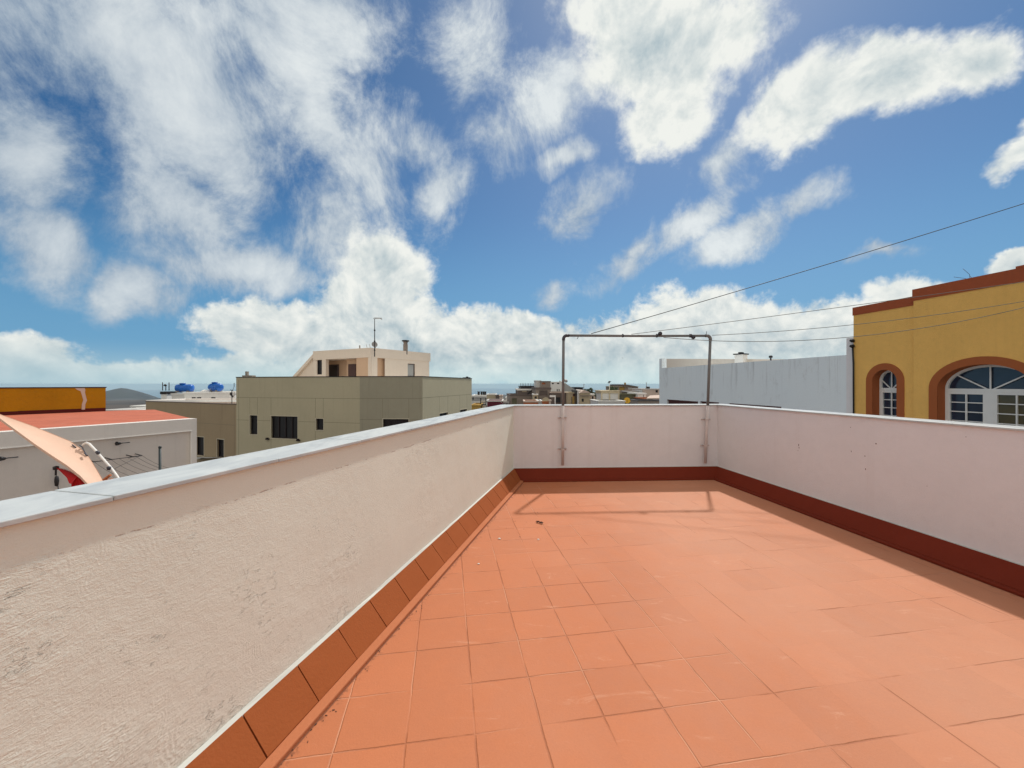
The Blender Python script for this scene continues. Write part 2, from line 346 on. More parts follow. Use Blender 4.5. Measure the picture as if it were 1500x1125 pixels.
# ------------------------------------------------------------------ mesh builder
class MB:
    def __init__(s): s.v = []; s.f = []; s.mi = []; s.cur = 0; s.smooth = set()
    def face(s, pts, smooth=False):
        i = len(s.v); s.v += [Vector(p) for p in pts]
        if smooth: s.smooth.add(len(s.f))
        s.f.append(list(range(i, i + len(pts)))); s.mi.append(s.cur)
    def grid(s, rows, closed=False, smooth=True, caps=False):
        i0 = len(s.v); n = len(rows[0])
        for r in rows: s.v += [Vector(p) for p in r]
        for a in range(len(rows) - 1):
            for b in range(n if closed else n - 1):
                c = (b + 1) % n
                if smooth: s.smooth.add(len(s.f))
                s.f.append([i0 + a * n + b, i0 + a * n + c, i0 + (a + 1) * n + c, i0 + (a + 1) * n + b]); s.mi.append(s.cur)
        if caps:
            s.f.append([i0 + b for b in range(n)][::-1]); s.mi.append(s.cur)
            s.f.append([i0 + (len(rows) - 1) * n + b for b in range(n)]); s.mi.append(s.cur)
        return s
    def hexa(s, b, t):
        """b, t: four bottom and four top corners (counter clockwise)"""
        i = len(s.v); s.v += [Vector(p) for p in list(b) + list(t)]
        for f in ((3, 2, 1, 0), (4, 5, 6, 7), (0, 1, 5, 4), (1, 2, 6, 5), (2, 3, 7, 6), (3, 0, 4, 7)):
            s.f.append([i + k for k in f]); s.mi.append(s.cur)
        return s
    def box(s, x0, x1, y0, y1, z0, z1):
        return s.hexa([(x0, y0, z0), (x1, y0, z0), (x1, y1, z0), (x0, y1, z0)], [(x0, y0, z1), (x1, y0, z1), (x1, y1, z1), (x0, y1, z1)])
    def prism(s, poly, z0, z1):
        """poly: list of (x, y); z0/z1 numbers or functions of (x, y)"""
        g = lambda z, p: z(p[0], p[1]) if callable(z) else z
        n = len(poly); i = len(s.v)
        s.v += [Vector((p[0], p[1], g(z0, p))) for p in poly] + [Vector((p[0], p[1], g(z1, p))) for p in poly]
        s.f.append([i + k for k in range(n)][::-1]); s.mi.append(s.cur)
        s.f.append([i + n + k for k in range(n)]); s.mi.append(s.cur)
        for k in range(n):
            j = (k + 1) % n
            s.f.append([i + k, i + j, i + n + j, i + n + k]); s.mi.append(s.cur)
        return s
    def fbox(s, fr, a0, a1, d0, d1, z0, z1):
        q = lambda a, d, z: fr.p(a, d, z)
        return s.hexa([q(a0, d0, z0), q(a1, d0, z0), q(a1, d1, z0), q(a0, d1, z0)], [q(a0, d0, z1), q(a1, d0, z1), q(a1, d1, z1), q(a0, d1, z1)])
    def tube(s, pts, r, n=8, caps=True):
        pts = [Vector(p) for p in pts]; rows = []; up = Vector((0, 0, 1)); prev = None
        rr = r if isinstance(r, (list, tuple)) else [r] * len(pts)
        for i, p in enumerate(pts):
            d = (pts[min(i + 1, len(pts) - 1)] - pts[max(i - 1, 0)]).normalized()
            if prev is None:
                a = d.cross(up if abs(d.z) < .9 else Vector((1, 0, 0))).normalized()
            else: a = (prev - d * prev.dot(d)).normalized()
            prev = a; b = d.cross(a)
            rows.append([p + (a * cos(2 * pi * k / n) + b * sin(2 * pi * k / n)) * rr[i] for k in range(n)])
        return s.grid(rows, closed=True, caps=caps)
    def lathe(s, c, prof, n=16, axis=Vector((0, 0, 1))):
        axis = Vector(axis).normalized(); a = axis.orthogonal().normalized(); b = axis.cross(a); c = Vector(c)
        rows = [[c + axis * h + (a * cos(2 * pi * k / n) + b * sin(2 * pi * k / n)) * max(r, 1e-4) for k in range(n)] for r, h in prof]
        return s.grid(rows, closed=True, caps=True)
class Fr:
    """vertical facade frame: a = metres along the wall, d = depth into the building"""
    def __init__(s, x0, y0, x1, y1, flip=1):
        s.o = Vector((x0, y0)); s.u = (Vector((x1, y1)) - s.o); s.L = s.u.length; s.u.normalize()
        s.n = Vector((-s.u.y, s.u.x)) * flip
    def p(s, a, d, z): q = s.o + s.u * a + s.n * d; return Vector((q.x, q.y, z))
    def a(s, px, d=0.0):
        r = (px - 750) / F; o = s.o + s.n * d
        return (r * o.y - o.x) / (s.u.x - r * s.u.y)
    def at(s, px, py, d=0.0):
        a = s.a(px, d); q = s.o + s.u * a + s.n * d
        return a, pz(py, q.y)
def link(name, mb, mats, parent=None, base=None):
    me = bpy.data.meshes.new(name)
    b = Vector(base) if base is not None else (Vector(parent['_b']) if parent else Vector((0, 0, 0)))
    me.from_pydata([v - b for v in mb.v], [], mb.f)
    for m in (mats if isinstance(mats, (list, tuple)) else [mats]): me.materials.append(m)
    for i, p in enumerate(me.polygons):
        p.material_index = mb.mi[i]; p.use_smooth = i in mb.smooth
    bm = bmesh.new(); bm.from_mesh(me); bmesh.ops.remove_doubles(bm, verts=bm.verts, dist=1e-5)
    bmesh.ops.recalc_face_normals(bm, faces=bm.faces); bm.to_mesh(me); bm.free()
    o = bpy.data.objects.new(name, me); C.objects.link(o)
    if parent is not None: o.parent = parent; o['_b'] = tuple(b)
    else: o.location = b; o['_b'] = tuple(b)
    return o
def tag(o, label, cat, group=None):
    o['label'] = label; o['category'] = cat
    if group: o['group'] = group
    return o
def thing(name, label, cat, base, group=None):
    o = bpy.data.objects.new(name, None); C.objects.link(o); o.location = base; o['_b'] = tuple(base); o.empty_display_size = .3
    return tag(o, label, cat, group)
def part(name, mb, mat, parent, label=None):
    o = link(name, mb, mat, parent)
    if label: o['label'] = label
    return o
def solo(name, mb, mat, label, cat, base=None, group=None):
    if base is None:
        xs = [v for v in mb.v]; base = (sum(v.x for v in xs) / len(xs), sum(v.y for v in xs) / len(xs), min(v.z for v in xs))
    return tag(link(name, mb, mat, None, base), label, cat, group)
def struct(name, mb, mat):
    o = link(name, mb, mat); o['kind'] = 'structure'; return o

def facade(mb, fr, a0, a1, z0, z1, holes=(), d=0.0):
    """wall sheet with rectangular holes (a0,a1,z0,z1,depth); reveals go into the wall; z1 may be a pair for a sloping top"""
    zt = (lambda a: z1[0] + (z1[1] - z1[0]) * (a - a0) / (a1 - a0)) if isinstance(z1, (tuple, list)) else (lambda a: z1)
    zmaxh = max([h[3] for h in holes] + [z0 + .01])
    cx = sorted({a0, a1, *[h[0] for h in holes], *[h[1] for h in holes]})
    cx = [c for c in cx if a0 <= c <= a1]
    cz = sorted({z0, *[h[2] for h in holes if h[2] > z0], *[h[3] for h in holes]})
    for i in range(len(cx) - 1):
        for j in range(len(cz)):
            xa, xb = cx[i], cx[i + 1]; za = cz[j]
            last = j == len(cz) - 1
            xm = (xa + xb) / 2; zm = za + 1e-4 if last else (za + cz[j + 1]) / 2
            if not last and any(h[0] < xm < h[1] and h[2] < zm < h[3] for h in holes): continue
            if last: mb.face([fr.p(xa, d, za), fr.p(xb, d, za), fr.p(xb, d, zt(xb)), fr.p(xa, d, zt(xa))])
            else: mb.face([fr.p(xa, d, za), fr.p(xb, d, za), fr.p(xb, d, cz[j + 1]), fr.p(xa, d, cz[j + 1])])
    for (ha, hb, hz, ht, dp) in holes:
        hz = max(hz, z0)
        e = d + dp
        mb.face([fr.p(ha, d, hz), fr.p(ha, e, hz), fr.p(ha, e, ht), fr.p(ha, d, ht)])
        mb.face([fr.p(hb, d, hz), fr.p(hb, d, ht), fr.p(hb, e, ht), fr.p(hb, e, hz)])
        mb.face([fr.p(ha, d, ht), fr.p(ha, e, ht), fr.p(hb, e, ht), fr.p(hb, d, ht)])
        mb.face([fr.p(ha, d, hz), fr.p(hb, d, hz), fr.p(hb, e, hz), fr.p(ha, e, hz)])
def window(parent, fr, h, frame_mat, pane_mat, fw=.05, cols=1, rows=1, d=0.0, bar=.03, name='window'):
    """window set in hole h: a frame mesh with the pane as its child"""
    ha, hb, hz, ht, dp = h
    e = d + dp - .03
    m = MB()
    m.fbox(fr, ha, ha + fw, e - .03, e + .03, hz, ht); m.fbox(fr, hb - fw, hb, e - .03, e + .03, hz, ht)
    m.fbox(fr, ha + fw, hb - fw, e - .03, e + .03, hz, hz + fw); m.fbox(fr, ha + fw, hb - fw, e - .03, e + .03, ht - fw, ht)
    for c in range(1, cols):
        x = ha + (hb - ha) * c / cols; m.fbox(fr, x - bar / 2, x + bar / 2, e - .025, e + .025, hz + fw, ht - fw)
    for r in range(1, rows):
        z = hz + (ht - hz) * r / rows; m.fbox(fr, ha + fw, hb - fw, e - .02, e + .02, z - bar / 2, z + bar / 2)
    w = part(name, m, frame_mat, parent)
    g = MB(); g.fbox(fr, ha + .004, hb - .004, e + .032, e + .045, hz + .004, ht - .004)
    part('pane', g, pane_mat, w)
    return w

# ------------------------------------------------------------------ terrace
def fz(x, y): return .0127 * y - .0034 * x
def off_line(p, u, n, d): return (p + n * d, u)
def isect(l1, l2):
    (p, u), (q, v) = l1, l2
    den = u.x * v.y - u.y * v.x; w = q - p
    t = (w.x * v.y - w.y * v.x) / den
    return p + u * t
Y0 = -3.0
LW = (Vector((-1.56, 0)), Vector((.2494, 1)).normalized())
BW = (Vector((0, 6.34)), Vector((1, .0623)).normalized())
RW = (Vector((4.381, 0)), Vector((-.159, 1)).normalized())
nL = Vector((LW[1].y, -LW[1].x)); nB = Vector((BW[1].y, -BW[1].x)); nR = Vector((-RW[1].y, RW[1].x))
SO = (Vector((0, Y0)), Vector((1, 0)))
def path(d):
    """inner polyline of the parapets moved d metres into the terrace (negative: outwards)"""
    l = off_line(*LW, nL, d); b = off_line(*BW, nB, d); r = off_line(*RW, nR, d)
    return [isect(l, SO), isect(l, b), isect(b, r), isect(r, SO)]
CU = lambda x, y: 1.2155 + .002 * max(y, 0)        # underside of the coping
CT = lambda x, y: CU(x, y) + .017
# floor sheet, with a fine grid so that it is one sheet up to the ledge
pf = path(.10)
m = MB(); m.face([(p.x, p.y, fz(p.x, p.y)) for p in pf][::-1])
struct('terrace_floor', m, M['floor'])

PI_, PO = path(0.0), path(-.23)
CI, CO = path(.02), path(-.25)
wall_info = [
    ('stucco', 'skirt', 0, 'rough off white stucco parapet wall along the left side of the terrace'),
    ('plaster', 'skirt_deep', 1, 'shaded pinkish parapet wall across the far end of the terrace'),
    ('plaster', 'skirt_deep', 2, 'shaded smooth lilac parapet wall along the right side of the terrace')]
def lerp(a, b, t): return a + (b - a) * t
for wm, sm, i, lab in wall_info:
    mid = (PI_[i] + PI_[i + 1]) / 2
    W = thing('parapet_wall', lab, 'parapet wall', (mid.x, mid.y, fz(mid.x, mid.y)), 'parapet walls round the terrace')
    m = MB(); m.prism([PO[i], PI_[i], PI_[i + 1], PO[i + 1]], lambda x, y: fz(x, y) - .35, CU)
    part('wall_body', m, M[wm], W)
    # marble coping laid in slabs with open hairline joints
    m = MB(); L = (PI_[i + 1] - PI_[i]).length; d = (PI_[i + 1] - PI_[i]).normalized()
    if i == 0:
        ys = [1.248 + .615 * k for k in range(-8, 12)]; cuts = [(y - PI_[0].y) / (PI_[1].y - PI_[0].y) for y in ys]
    else:
        cuts = [k * .62 / L for k in range(1, int(L / .62) + 1)]
    cuts = [0] + [c for c in cuts if .03 < c < .97] + [1]
    for c0, c1 in zip(cuts, cuts[1:]):
        e = .0012 / L
        a0 = c0 + (e if c0 else 0); a1 = c1 - (e if c1 < 1 else 0)
        # the ends of the outer and inner line are mitred only at the corners
        def pt(line, c):
            if c == 0: return line[i]
            if c == 1: return line[i + 1]
            q = lerp(PI_[i], PI_[i + 1], c); n = (nL, nB, nR)[i]
            return q + n * (.02 if line is CI else -.25)
        dz = random.uniform(-.0012, .0012)
        poly = [pt(CO, a0), pt(CI, a0), pt(CI, a1), pt(CO, a1)]
        m.prism(poly, lambda x, y: CU(x, y) + dz, lambda x, y: CT(x, y) + dz)
    o = part('coping', m, M['marble'], W)
    bv = o.modifiers.new('bevel', 'BEVEL'); bv.width = .003; bv.segments = 2; bv.limit_method = 'ANGLE'
    # slanted skirting tiles, ledge and white bead
    prof = [(.017, .174), (.142, .024)]
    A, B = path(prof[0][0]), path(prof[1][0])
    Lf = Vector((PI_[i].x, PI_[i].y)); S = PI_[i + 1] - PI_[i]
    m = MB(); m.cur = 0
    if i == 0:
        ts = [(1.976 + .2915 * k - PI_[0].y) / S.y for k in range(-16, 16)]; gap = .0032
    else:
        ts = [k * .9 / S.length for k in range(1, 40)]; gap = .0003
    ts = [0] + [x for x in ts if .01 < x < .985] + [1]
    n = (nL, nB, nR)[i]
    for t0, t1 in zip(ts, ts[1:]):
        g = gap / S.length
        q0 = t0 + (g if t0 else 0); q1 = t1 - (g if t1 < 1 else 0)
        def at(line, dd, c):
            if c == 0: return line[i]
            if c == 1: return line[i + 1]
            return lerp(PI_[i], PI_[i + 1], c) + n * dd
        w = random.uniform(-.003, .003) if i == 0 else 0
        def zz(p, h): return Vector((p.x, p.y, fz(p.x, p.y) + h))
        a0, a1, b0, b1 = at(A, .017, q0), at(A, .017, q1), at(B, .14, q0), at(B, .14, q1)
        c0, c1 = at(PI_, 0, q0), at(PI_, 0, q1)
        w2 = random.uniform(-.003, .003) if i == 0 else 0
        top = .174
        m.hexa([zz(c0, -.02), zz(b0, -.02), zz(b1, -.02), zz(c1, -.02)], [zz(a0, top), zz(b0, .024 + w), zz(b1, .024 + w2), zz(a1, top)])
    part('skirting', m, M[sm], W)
    # dark mortar showing in the joints, ledge strip along the floor and the white caulk bead above the tiles
    if i == 0:
        m = MB(); I = path(-.005); J = path(.118)
        m.prism([path(.0)[i], path(.112)[i], path(.112)[i + 1], path(.0)[i + 1]], lambda x, y: fz(x, y) - .03, lambda x, y: fz(x, y) + .02)
        part('joint_mortar', m, M['joint'], W)
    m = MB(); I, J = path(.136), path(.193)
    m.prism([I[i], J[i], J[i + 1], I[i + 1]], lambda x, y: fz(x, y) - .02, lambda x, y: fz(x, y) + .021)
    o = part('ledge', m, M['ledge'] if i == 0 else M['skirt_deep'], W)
    bv = o.modifiers.new('bevel', 'BEVEL'); bv.width = .006; bv.segments = 2; bv.limit_method = 'ANGLE'
    m = MB(); I, J = path(.001), path(.0165); steps = 60
    hs = [random.uniform(.180, .190) if i == 0 else random.uniform(.176, .180) for _ in range(steps + 1)]
    for k in range(steps):
        for_ = []
        t0, t1 = k / steps, (k + 1) / steps
        a0, a1 = lerp(I[i], I[i + 1], t0), lerp(I[i], I[i + 1], t1); b0, b1 = lerp(J[i], J[i + 1], t0), lerp(J[i], J[i + 1], t1)
        zz = lambda p, h: Vector((p.x, p.y, fz(p.x, p.y) + h))
        m.hexa([zz(a0, .160), zz(b0, .160), zz(b1, .160), zz(a1, .160)], [zz(a0, hs[k]), zz(b0, .1735), zz(b1, .1735), zz(a1, hs[k + 1])])
    part('caulk_bead', m, M['bead'], W)
# small chips and smudges in the paint of the right wall are real shallow dents (dark specks)
m = MB(); rnd = random.Random(12); WR = None
for px, py, w_, h_ in ((1170, 652, .006, .014), (1170.5, 656, .004, .010), (1169, 660, .003, .006), (1247, 661, .003, .010), (1283.5, 650, .007, .007), (1267, 668, .004, .008), (1268, 687, .004, .009), (1246, 626, .004, .005), (1358, 712, .003, .003), (1415, 640, .003, .003), (1105, 640, .002, .004)):
    q = (px - 750) / F; Yh = 4.381 / (q + .159); c = Vector((q * Yh, Yh, pz(py, Yh))); u_ = Vector((RW[1].x, RW[1].y, 0)); n_ = Vector((nR.x, nR.y, 0)); pts = []
    for k_ in range(7): a_ = 2 * pi * k_ / 7; r_ = rnd.uniform(.7, 1.3); pts.append(c + u_ * w_ * cos(a_) * r_ + Vector((0, 0, h_ * sin(a_) * r_)) + n_ * .0012)
    m.face(pts); m.cur = 0
    for k_ in range(7): m.face([pts[k_], pts[(k_ + 1) % 7], pts[(k_ + 1) % 7] - n_ * .003, pts[k_] - n_ * .003])
W['_b'] = tuple(W.location); o = part('paint_chips', m, M['chip'], W); o['kind'] = 'stuff'
# house under the terrace
m = MB(); q = path(-.20); m.prism(q, -6.5, lambda x, y: fz(x, y) - .30)
solo('house', m, M['plaster'], 'storeys of the house carrying the orange tiled terrace', 'house')

# ------------------------------------------------------------------ pipe frame
def wall_y(x): return 6.34 + .0623 * x
G = thing('pipe_frame', 'grey steel pipe goal frame bolted to the far parapet wall', 'pipe frame', (2.0, 6.35, .08))
yl = wall_y(.8) - .060; yr = wall_y(3.15) - .060
tl, tr = P(825.5, 491.5, yl), P(1040.5, 491.8, yr)
bl = P(824.2, 681.5, yl); br = P(1033.2, 678.5, yr); ml = P(824.6, 594, yl); mr = P(1036.8, 594, yr)
for top, mid_, bot in ((tl, ml, bl), (tr, mr, br)):
    m = MB(); m.tube([mid_, lerp(mid_, top, .5), top - Vector((0, 0, .05))], .0215, 14)
    po = part('post', m, M['galv'], G)
    m = MB(); m.tube([bot, mid_ - (mid_ - bot).normalized() * .002], .0218, 14); part('painted_lower_length', m, M['pole_paint'], po)
m = MB(); hd = (tr - tl).normalized(); m.tube([tl + hd * .05, lerp(tl, tr, .5) + Vector((0, 0, -.004)), tr - hd * .05], .0195, 14)
bar = part('crossbar', m, M['galv'], G)
for top, s in ((tl, 1), (tr, -1)):
    m = MB(); pts = []
    for k in range(7):
        a = k / 6 * pi / 2; r = .055
        c = top + hd * s * r - Vector((0, 0, r))
        pts.append(c - hd * s * r * cos(a) + Vector((0, 0, r * sin(a))))
    m.tube([pts[0] - Vector((0, 0, .02))] + pts + [pts[-1] + hd * s * .03], .0250, 14)
    part('elbow', m, M['galv_dark'] if s == 1 else M['galv'], G)
def clamp(px, w, r, mat='galv_dark', parent=None):
    t = (px - 825.5) / 215.; c = lerp(tl, tr, t); m = MB()
    m.tube([c - hd * w, c + hd * w], r, 12); return c, m
for px, w, r in ((911, .008, .029), (961, .010, .030), (1011, .014, .030)):
    c, m = clamp(px, w, r)
    if px == 961:      # pulley on top of the bar
        m.lathe(c + Vector((.045, -.02, .030)), [(.0, -.012), (.032, -.012), (.026, 0), (.032, .012), (0, .012)], 14, axis=(0.2, 1, 0))
    if px == 1011:
        m.lathe(c + Vector((.035, -.02, -.028)), [(.0, -.014), (.030, -.014), (.024, 0), (.030, .014), (0, .014)], 14, axis=(0.2, 1, 0))
        m.tube([c + Vector((.0, 0, .01)), c + Vector((.035, -.02, -.03))], .012, 8)
    part('clamp', m, M['galv_dark'], G)
m = MB(); c = lerp(tl, tr, .098); m.tube([c + Vector((0, 0, -.02)), c + Vector((-.012, 0, -.045)), c + Vector((-.02, 0, -.052))], .005, 6); part('tie_wire', m, M['galv_dark'], G); m = MB(); c = lerp(tl, tr, .972)
m.tube([c + Vector((0, 0, .02)), c + Vector((.005, 0, .07))], .004, 6); part('tie_wire', m, M['galv_dark'], G)
for (px, ys, Y) in ((824.4, (612, 658), yl), (1035.2, (614.5, 653), yr)):
    for py in ys:
        xx = px if px < 900 else 1036.8 - (py - 594) * (3.6 / 84.5)
        c = P(xx, py, Y); m = MB()
        n_ = 10; r = .030
        bd = BW[1]; bx = Vector((bd.x, bd.y, 0)); by = Vector((-bd.y, bd.x, 0))
        arc = [c + bx * (-r * cos(pi * k / n_)) - by * (r * sin(pi * k / n_)) for k in range(n_ + 1)]
        arc = [arc[0] + by * .052] + arc + [arc[-1] + by * .052]
        m.grid([[q + Vector((0, 0, -.010)) for q in arc], [q + Vector((0, 0, .010)) for q in arc]])
        arc2 = [c + bx * (-(r - .003) * cos(pi * k / n_)) - by * ((r - .003) * sin(pi * k / n_)) for k in range(n_ + 1)]
        m.tube([arc[0] - bx * .040 + by * .002, arc[0]], .010, 8); m.tube([arc[-1], arc[-1] + bx * .040 + by * .002], .010, 8)
        for s in (-1, 1):
            m.lathe(c + by * .040 + bx * s * .060 - by * 0, [(.0, -.012), (.011, -.012), (.011, .012), (0, .012)], 6, axis=by)
        part('pipe_bracket', m, M['pole_paint'], G)

# ------------------------------------------------------------------ bits lying on the floor
def on_floor(px, py, h=0.0):
    v = (py - 562.5) / F; u = (px - 750) / F
    Z = CZ / (v + .0127 - .0034 * u)
    return Vector((u * Z, Z, fz(u * Z, Z) + h))
c = on_floor(790, 766.5, .006); m = MB()
m.tube([c + Vector((-.035, .035, .004)), c + Vector((-.01, .01, .01)), c + Vector((.03, -.03, .004))], [.004, .008, .006], 7)
m.tube([c + Vector((-.035, -.012, .0)), c + Vector((-.01, .005, .01)), c + Vector((.018, .004, .006))], [.002, .005, .003], 6)
m.grid([[c + Vector((.0, -.02, .004)), c + Vector((.03, -.045, .006))], [c + Vector((.02, .0, .016)), c + Vector((.045, -.025, .010))]], smooth=False)
solo('twig', m, M['twig'], 'curled dark brown twig on the orange tiles near the far wall', 'twig')
def rock(c, r, seed):
    rnd = random.Random(seed); m = MB(); rows = []
    for a in range(6):
        th = pi * a / 5; rows.append([c + Vector((r * sin(th) * cos(2 * pi * b / 8) * 1.3, r * sin(th) * sin(2 * pi * b / 8), r * .6 * -cos(th) + r * .5)) * 1 + Vector((rnd.uniform(-1, 1), rnd.uniform(-1, 1), rnd.uniform(-.3, .3))) * r * .12 * (1 if 0 < a < 5 else 0) for b in range(8)])
    m.grid(rows, closed=True); return m
for px, py, r, lab in ((731.5, 789.8, .011, 'white pebble on the floor nearest the left skirting ledge'), (788.5, 790.8, .009, 'white pebble on the floor just nearer than the brown twig'),
                       (701, 826.5, .008, 'small white chip of plaster on the floor, nearest of the loose bits')):
    solo('pebble', rock(on_floor(px, py), r, int(px)), M['pebble'], lab, 'pebble', group='white bits on the terrace floor')
m = MB(); rnd = random.Random(3)
for k in range(170):
    y = rnd.uniform(1.6, 5.6); xl = -1.56 + .2494 * y + (.180 + abs(rnd.gauss(0, .035))) * 1.03
    if k % 5 == 0: c = on_floor(rnd.gauss(765, 30), rnd.gauss(768, 14), .002)
    else: c = Vector((xl, y, fz(xl, y) + .002))
    s = rnd.uniform(.0008, .0028); a = rnd.uniform(0, pi)
    ux = Vector((cos(a), sin(a), rnd.uniform(-.3, .3))) * s * rnd.uniform(1, 3); uy = Vector((-sin(a), cos(a), .3)) * s
    m.face([c - ux - uy, c + ux - uy, c + ux * .7 + uy, c - ux * .8 + uy])
o = link('leaf_litter', m, M['twig']); o['kind'] = 'stuff'; tag(o, 'fine dry crumbs of dirt and leaf lying along the left ledge', 'litter')

# ------------------------------------------------------------------ right: street side buildings
def RL(z): return 11 - .16 * z
frR = Fr(RL(20.55), 20.55, RL(2.0), 2.0)      # facade line; a grows towards the camera, n points +x
frR.n = Vector((frR.u.y * -1, frR.u.x)); 
if frR.n.x < 0: frR.n = -frR.n
GZ = -6.8
aR = lambda px: frR.a(px)
B = thing('white_building', 'long weathered blue white building with sloping streaked top beyond the right parapet', 'building', frR.p(5, 0, GZ))
a_l, a_p, a_y = aR(969.5), aR(1240), aR(1250.3)
holes = []
for (x0, x1, y0) in ((977, 1022.5, 585), (1025.5, 1053, 587.6), (1068, 1144.5, 590.6)):
    aa, zt_ = frR.at(x0, y0); ab, _ = frR.at(x1, y0); holes.append((aa, ab, zt_ - 1.3, zt_, .12))
zA = frR.at(973, 539)[1]; zM = frR.at(1144.6, 526)[1]; zE = frR.at(1240, 520)[1]
m = MB(); facade(m, frR, a_l, a_p, GZ, (zA, zE), holes)
m.fbox(frR, a_l, a_p, .25, 8.0, GZ, zA - .6)
# top of the street wall (thickness) and end faces
m.face([frR.p(a_l, 0, zA), frR.p(a_p, 0, zE), frR.p(a_p, .25, zE), frR.p(a_l, .25, zA)])
m.face([frR.p(a_l, .25, zA), frR.p(a_p, .25, zE), frR.p(a_p, .25, GZ), frR.p(a_l, .25, GZ)])
m.face([frR.p(a_l, 0, zA), frR.p(a_l, .25, zA), frR.p(a_l, .25, GZ), frR.p(a_l, 0, GZ)])
part('street_wall', m, M['blue'], B)
zP = frR.at(1240, 495.4)[1]
m = MB(); m.fbox(frR, a_p, a_y - .004, -.004, .30, GZ, zP); pl = part('party_pillar', m, M['plaster'], B)
for py in (499, 507):
    aa, z_ = frR.at(1246.5, py, -.1); m = MB(); m.lathe(frR.p(aa, -.06, z_), [(0, -.05), (.035, -.05), (.05, -.01), (.03, 0), (.05, .02), (.03, .05), (0, .05)], 12, axis=(frR.n.x, frR.n.y, 0))
    part('insulator', m, M['black'], pl)
aa, z_ = frR.at(1248.5, 507, -.05); m = MB(); m.tube([frR.p(aa, -.04, z_), frR.p(aa + .03, -.05, z_ - .5), frR.p(aa + .04, -.05, z_ - 3)], .02, 8); part('down_cable', m, M['black'], pl)
# parapet wall standing behind, cream, higher at its far end
zc = frR.at(969.5, 525.2)[1]
frC = Fr(frR.p(a_l, 0.003, 0).x, frR.p(a_l, 0.003, 0).y, RL(20.55) + 3.2, 16.6)
m = MB()
h_near = CZ + (562.5 - 527) / F * 16.0
L1 = frC.L
m.fbox(frR, a_l - .25, a_l - .003, .0, .26, GZ, zc)
q0 = frR.p(a_l - .25, .0, 0); q1 = frR.p(a_l, 6.5, 0)
part('end_parapet', m, M['blue'], B)
# cream inside face of the rear parapet
fb0, fb1 = P(972, 560, 22.5), P(1160, 560, 17.5)
frB = Fr(fb0.x, fb0.y, fb1.x, fb1.y)
m = MB(); za_, zb_ = pz(525.2, fb0.y), pz(526.2, fb1.y)
m.hexa([frB.p(-.2, 0, -1), frB.p(frB.L, 0, -1), frB.p(frB.L, .2, -1), frB.p(-.2, .2, -1)], [frB.p(-.2, 0, za_), frB.p(frB.L, 0, zb_), frB.p(frB.L, .2, zb_), frB.p(-.2, .2, za_)])
part('rear_parapet', m, M['cream_wall'], B)
aa0, zz0 = frB.at(1076, 520, -.35); aa1, _ = frB.at(1088.5, 520, -.35)
m = MB(); m.fbox(frB, aa0, aa1, -.35, .1, -.6, pz(519.7, frB.p(aa0, -.35, 0).y)); ch = part('chimney', m, M['white'], B)
m = MB(); zt_ = pz(519.7, frB.p(aa0, -.35, 0).y); m.fbox(frB, aa0 - .05, aa1 + .05, -.40, .15, zt_, zt_ + .05); m.fbox(frB, aa0 + .12, aa1 - .12, -.25, 0, zt_ + .05, zt_ + .12); part('chimney_cap', m, M['steel_dark'], ch)
m = MB(); c = P(1129, 524.5, 17); m.lathe(c, [(0, -.25), (.03, -.25), (.03, 0), (.07, .02), (.07, .09), (0, .12)], 10); part('vent_cowl', m, M['steel_dark'], B)
for h in holes:
    m = MB(); e = .07
    m.fbox(frR, h[0] + .002, h[1] - .002, .10, .118, h[2] + .002, h[3] - .002)
    z = h[3] - .02
    while z > h[2] + .05:
        m.hexa([frR.p(h[0] + .01, e, z - .055), frR.p(h[1] - .01, e, z - .055), frR.p(h[1] - .01, e + .03, z - .02), frR.p(h[0] + .01, e + .03, z - .02)],
               [frR.p(h[0] + .01, e + .0, z - .043), frR.p(h[1] - .01, e, z - .043), frR.p(h[1] - .01, e + .03, z - .008), frR.p(h[0] + .01, e + .03, z - .008)]); z -= .06
    m.fbox(frR, h[0] + .002, h[1] - .002, .03, .07, h[3] - .05, h[3] - .002)
    w = part('window', m, M['brown_louvre'], B)

# yellow building -------------------------------------------------
Yb = thing('yellow_building', 'ochre yellow stucco building with arched windows and terracotta roof band', 'building', frR.p(aR(1400), 0, GZ))
a_f = aR(1341); a_end = frR.L + 3.5
def archz(kind):
    if kind == 0:   # narrow: straight sides then a half circle
        ac = (aR(1269) + aR(1325)) / 2; return ac, .283, .165, .076, .283, .448
    ac = aR(1363.5) + .925; return ac, .755, .165, -.10, .50, .665
def arch_pts(ac, hw, zs, rise, n=28):
    return [(ac - hw * cos(pi * k / n), zs + CZ + rise * sin(pi * k / n)) for k in range(n + 1)]
def curve_wall(m, fr, a0, a1, z0, z1, arches, d=0.0, rev=.22):
    """sheet a0..a1 with arched openings running down to zb; arches: list of point lists (left to right) + zb"""
    segs = []; cur = a0
    for pts, zb in arches:
        l, r = pts[0][0], pts[-1][0]
        m.face([fr.p(cur, d, z0), fr.p(l, d, z0), fr.p(l, d, z1), fr.p(cur, d, z1)])
        for (pa, za), (pb, zb2) in zip(pts, pts[1:]):
            if pb - pa > 1e-5: m.face([fr.p(pa, d, za), fr.p(pb, d, zb2), fr.p(pb, d, z1), fr.p(pa, d, z1)])
        m.face([fr.p(l, d, z0), fr.p(r, d, z0), fr.p(r, d, zb), fr.p(l, d, zb)])
        cur = r
    m.face([fr.p(cur, d, z0), fr.p(a1, d, z0), fr.p(a1, d, z1), fr.p(cur, d, z1)])
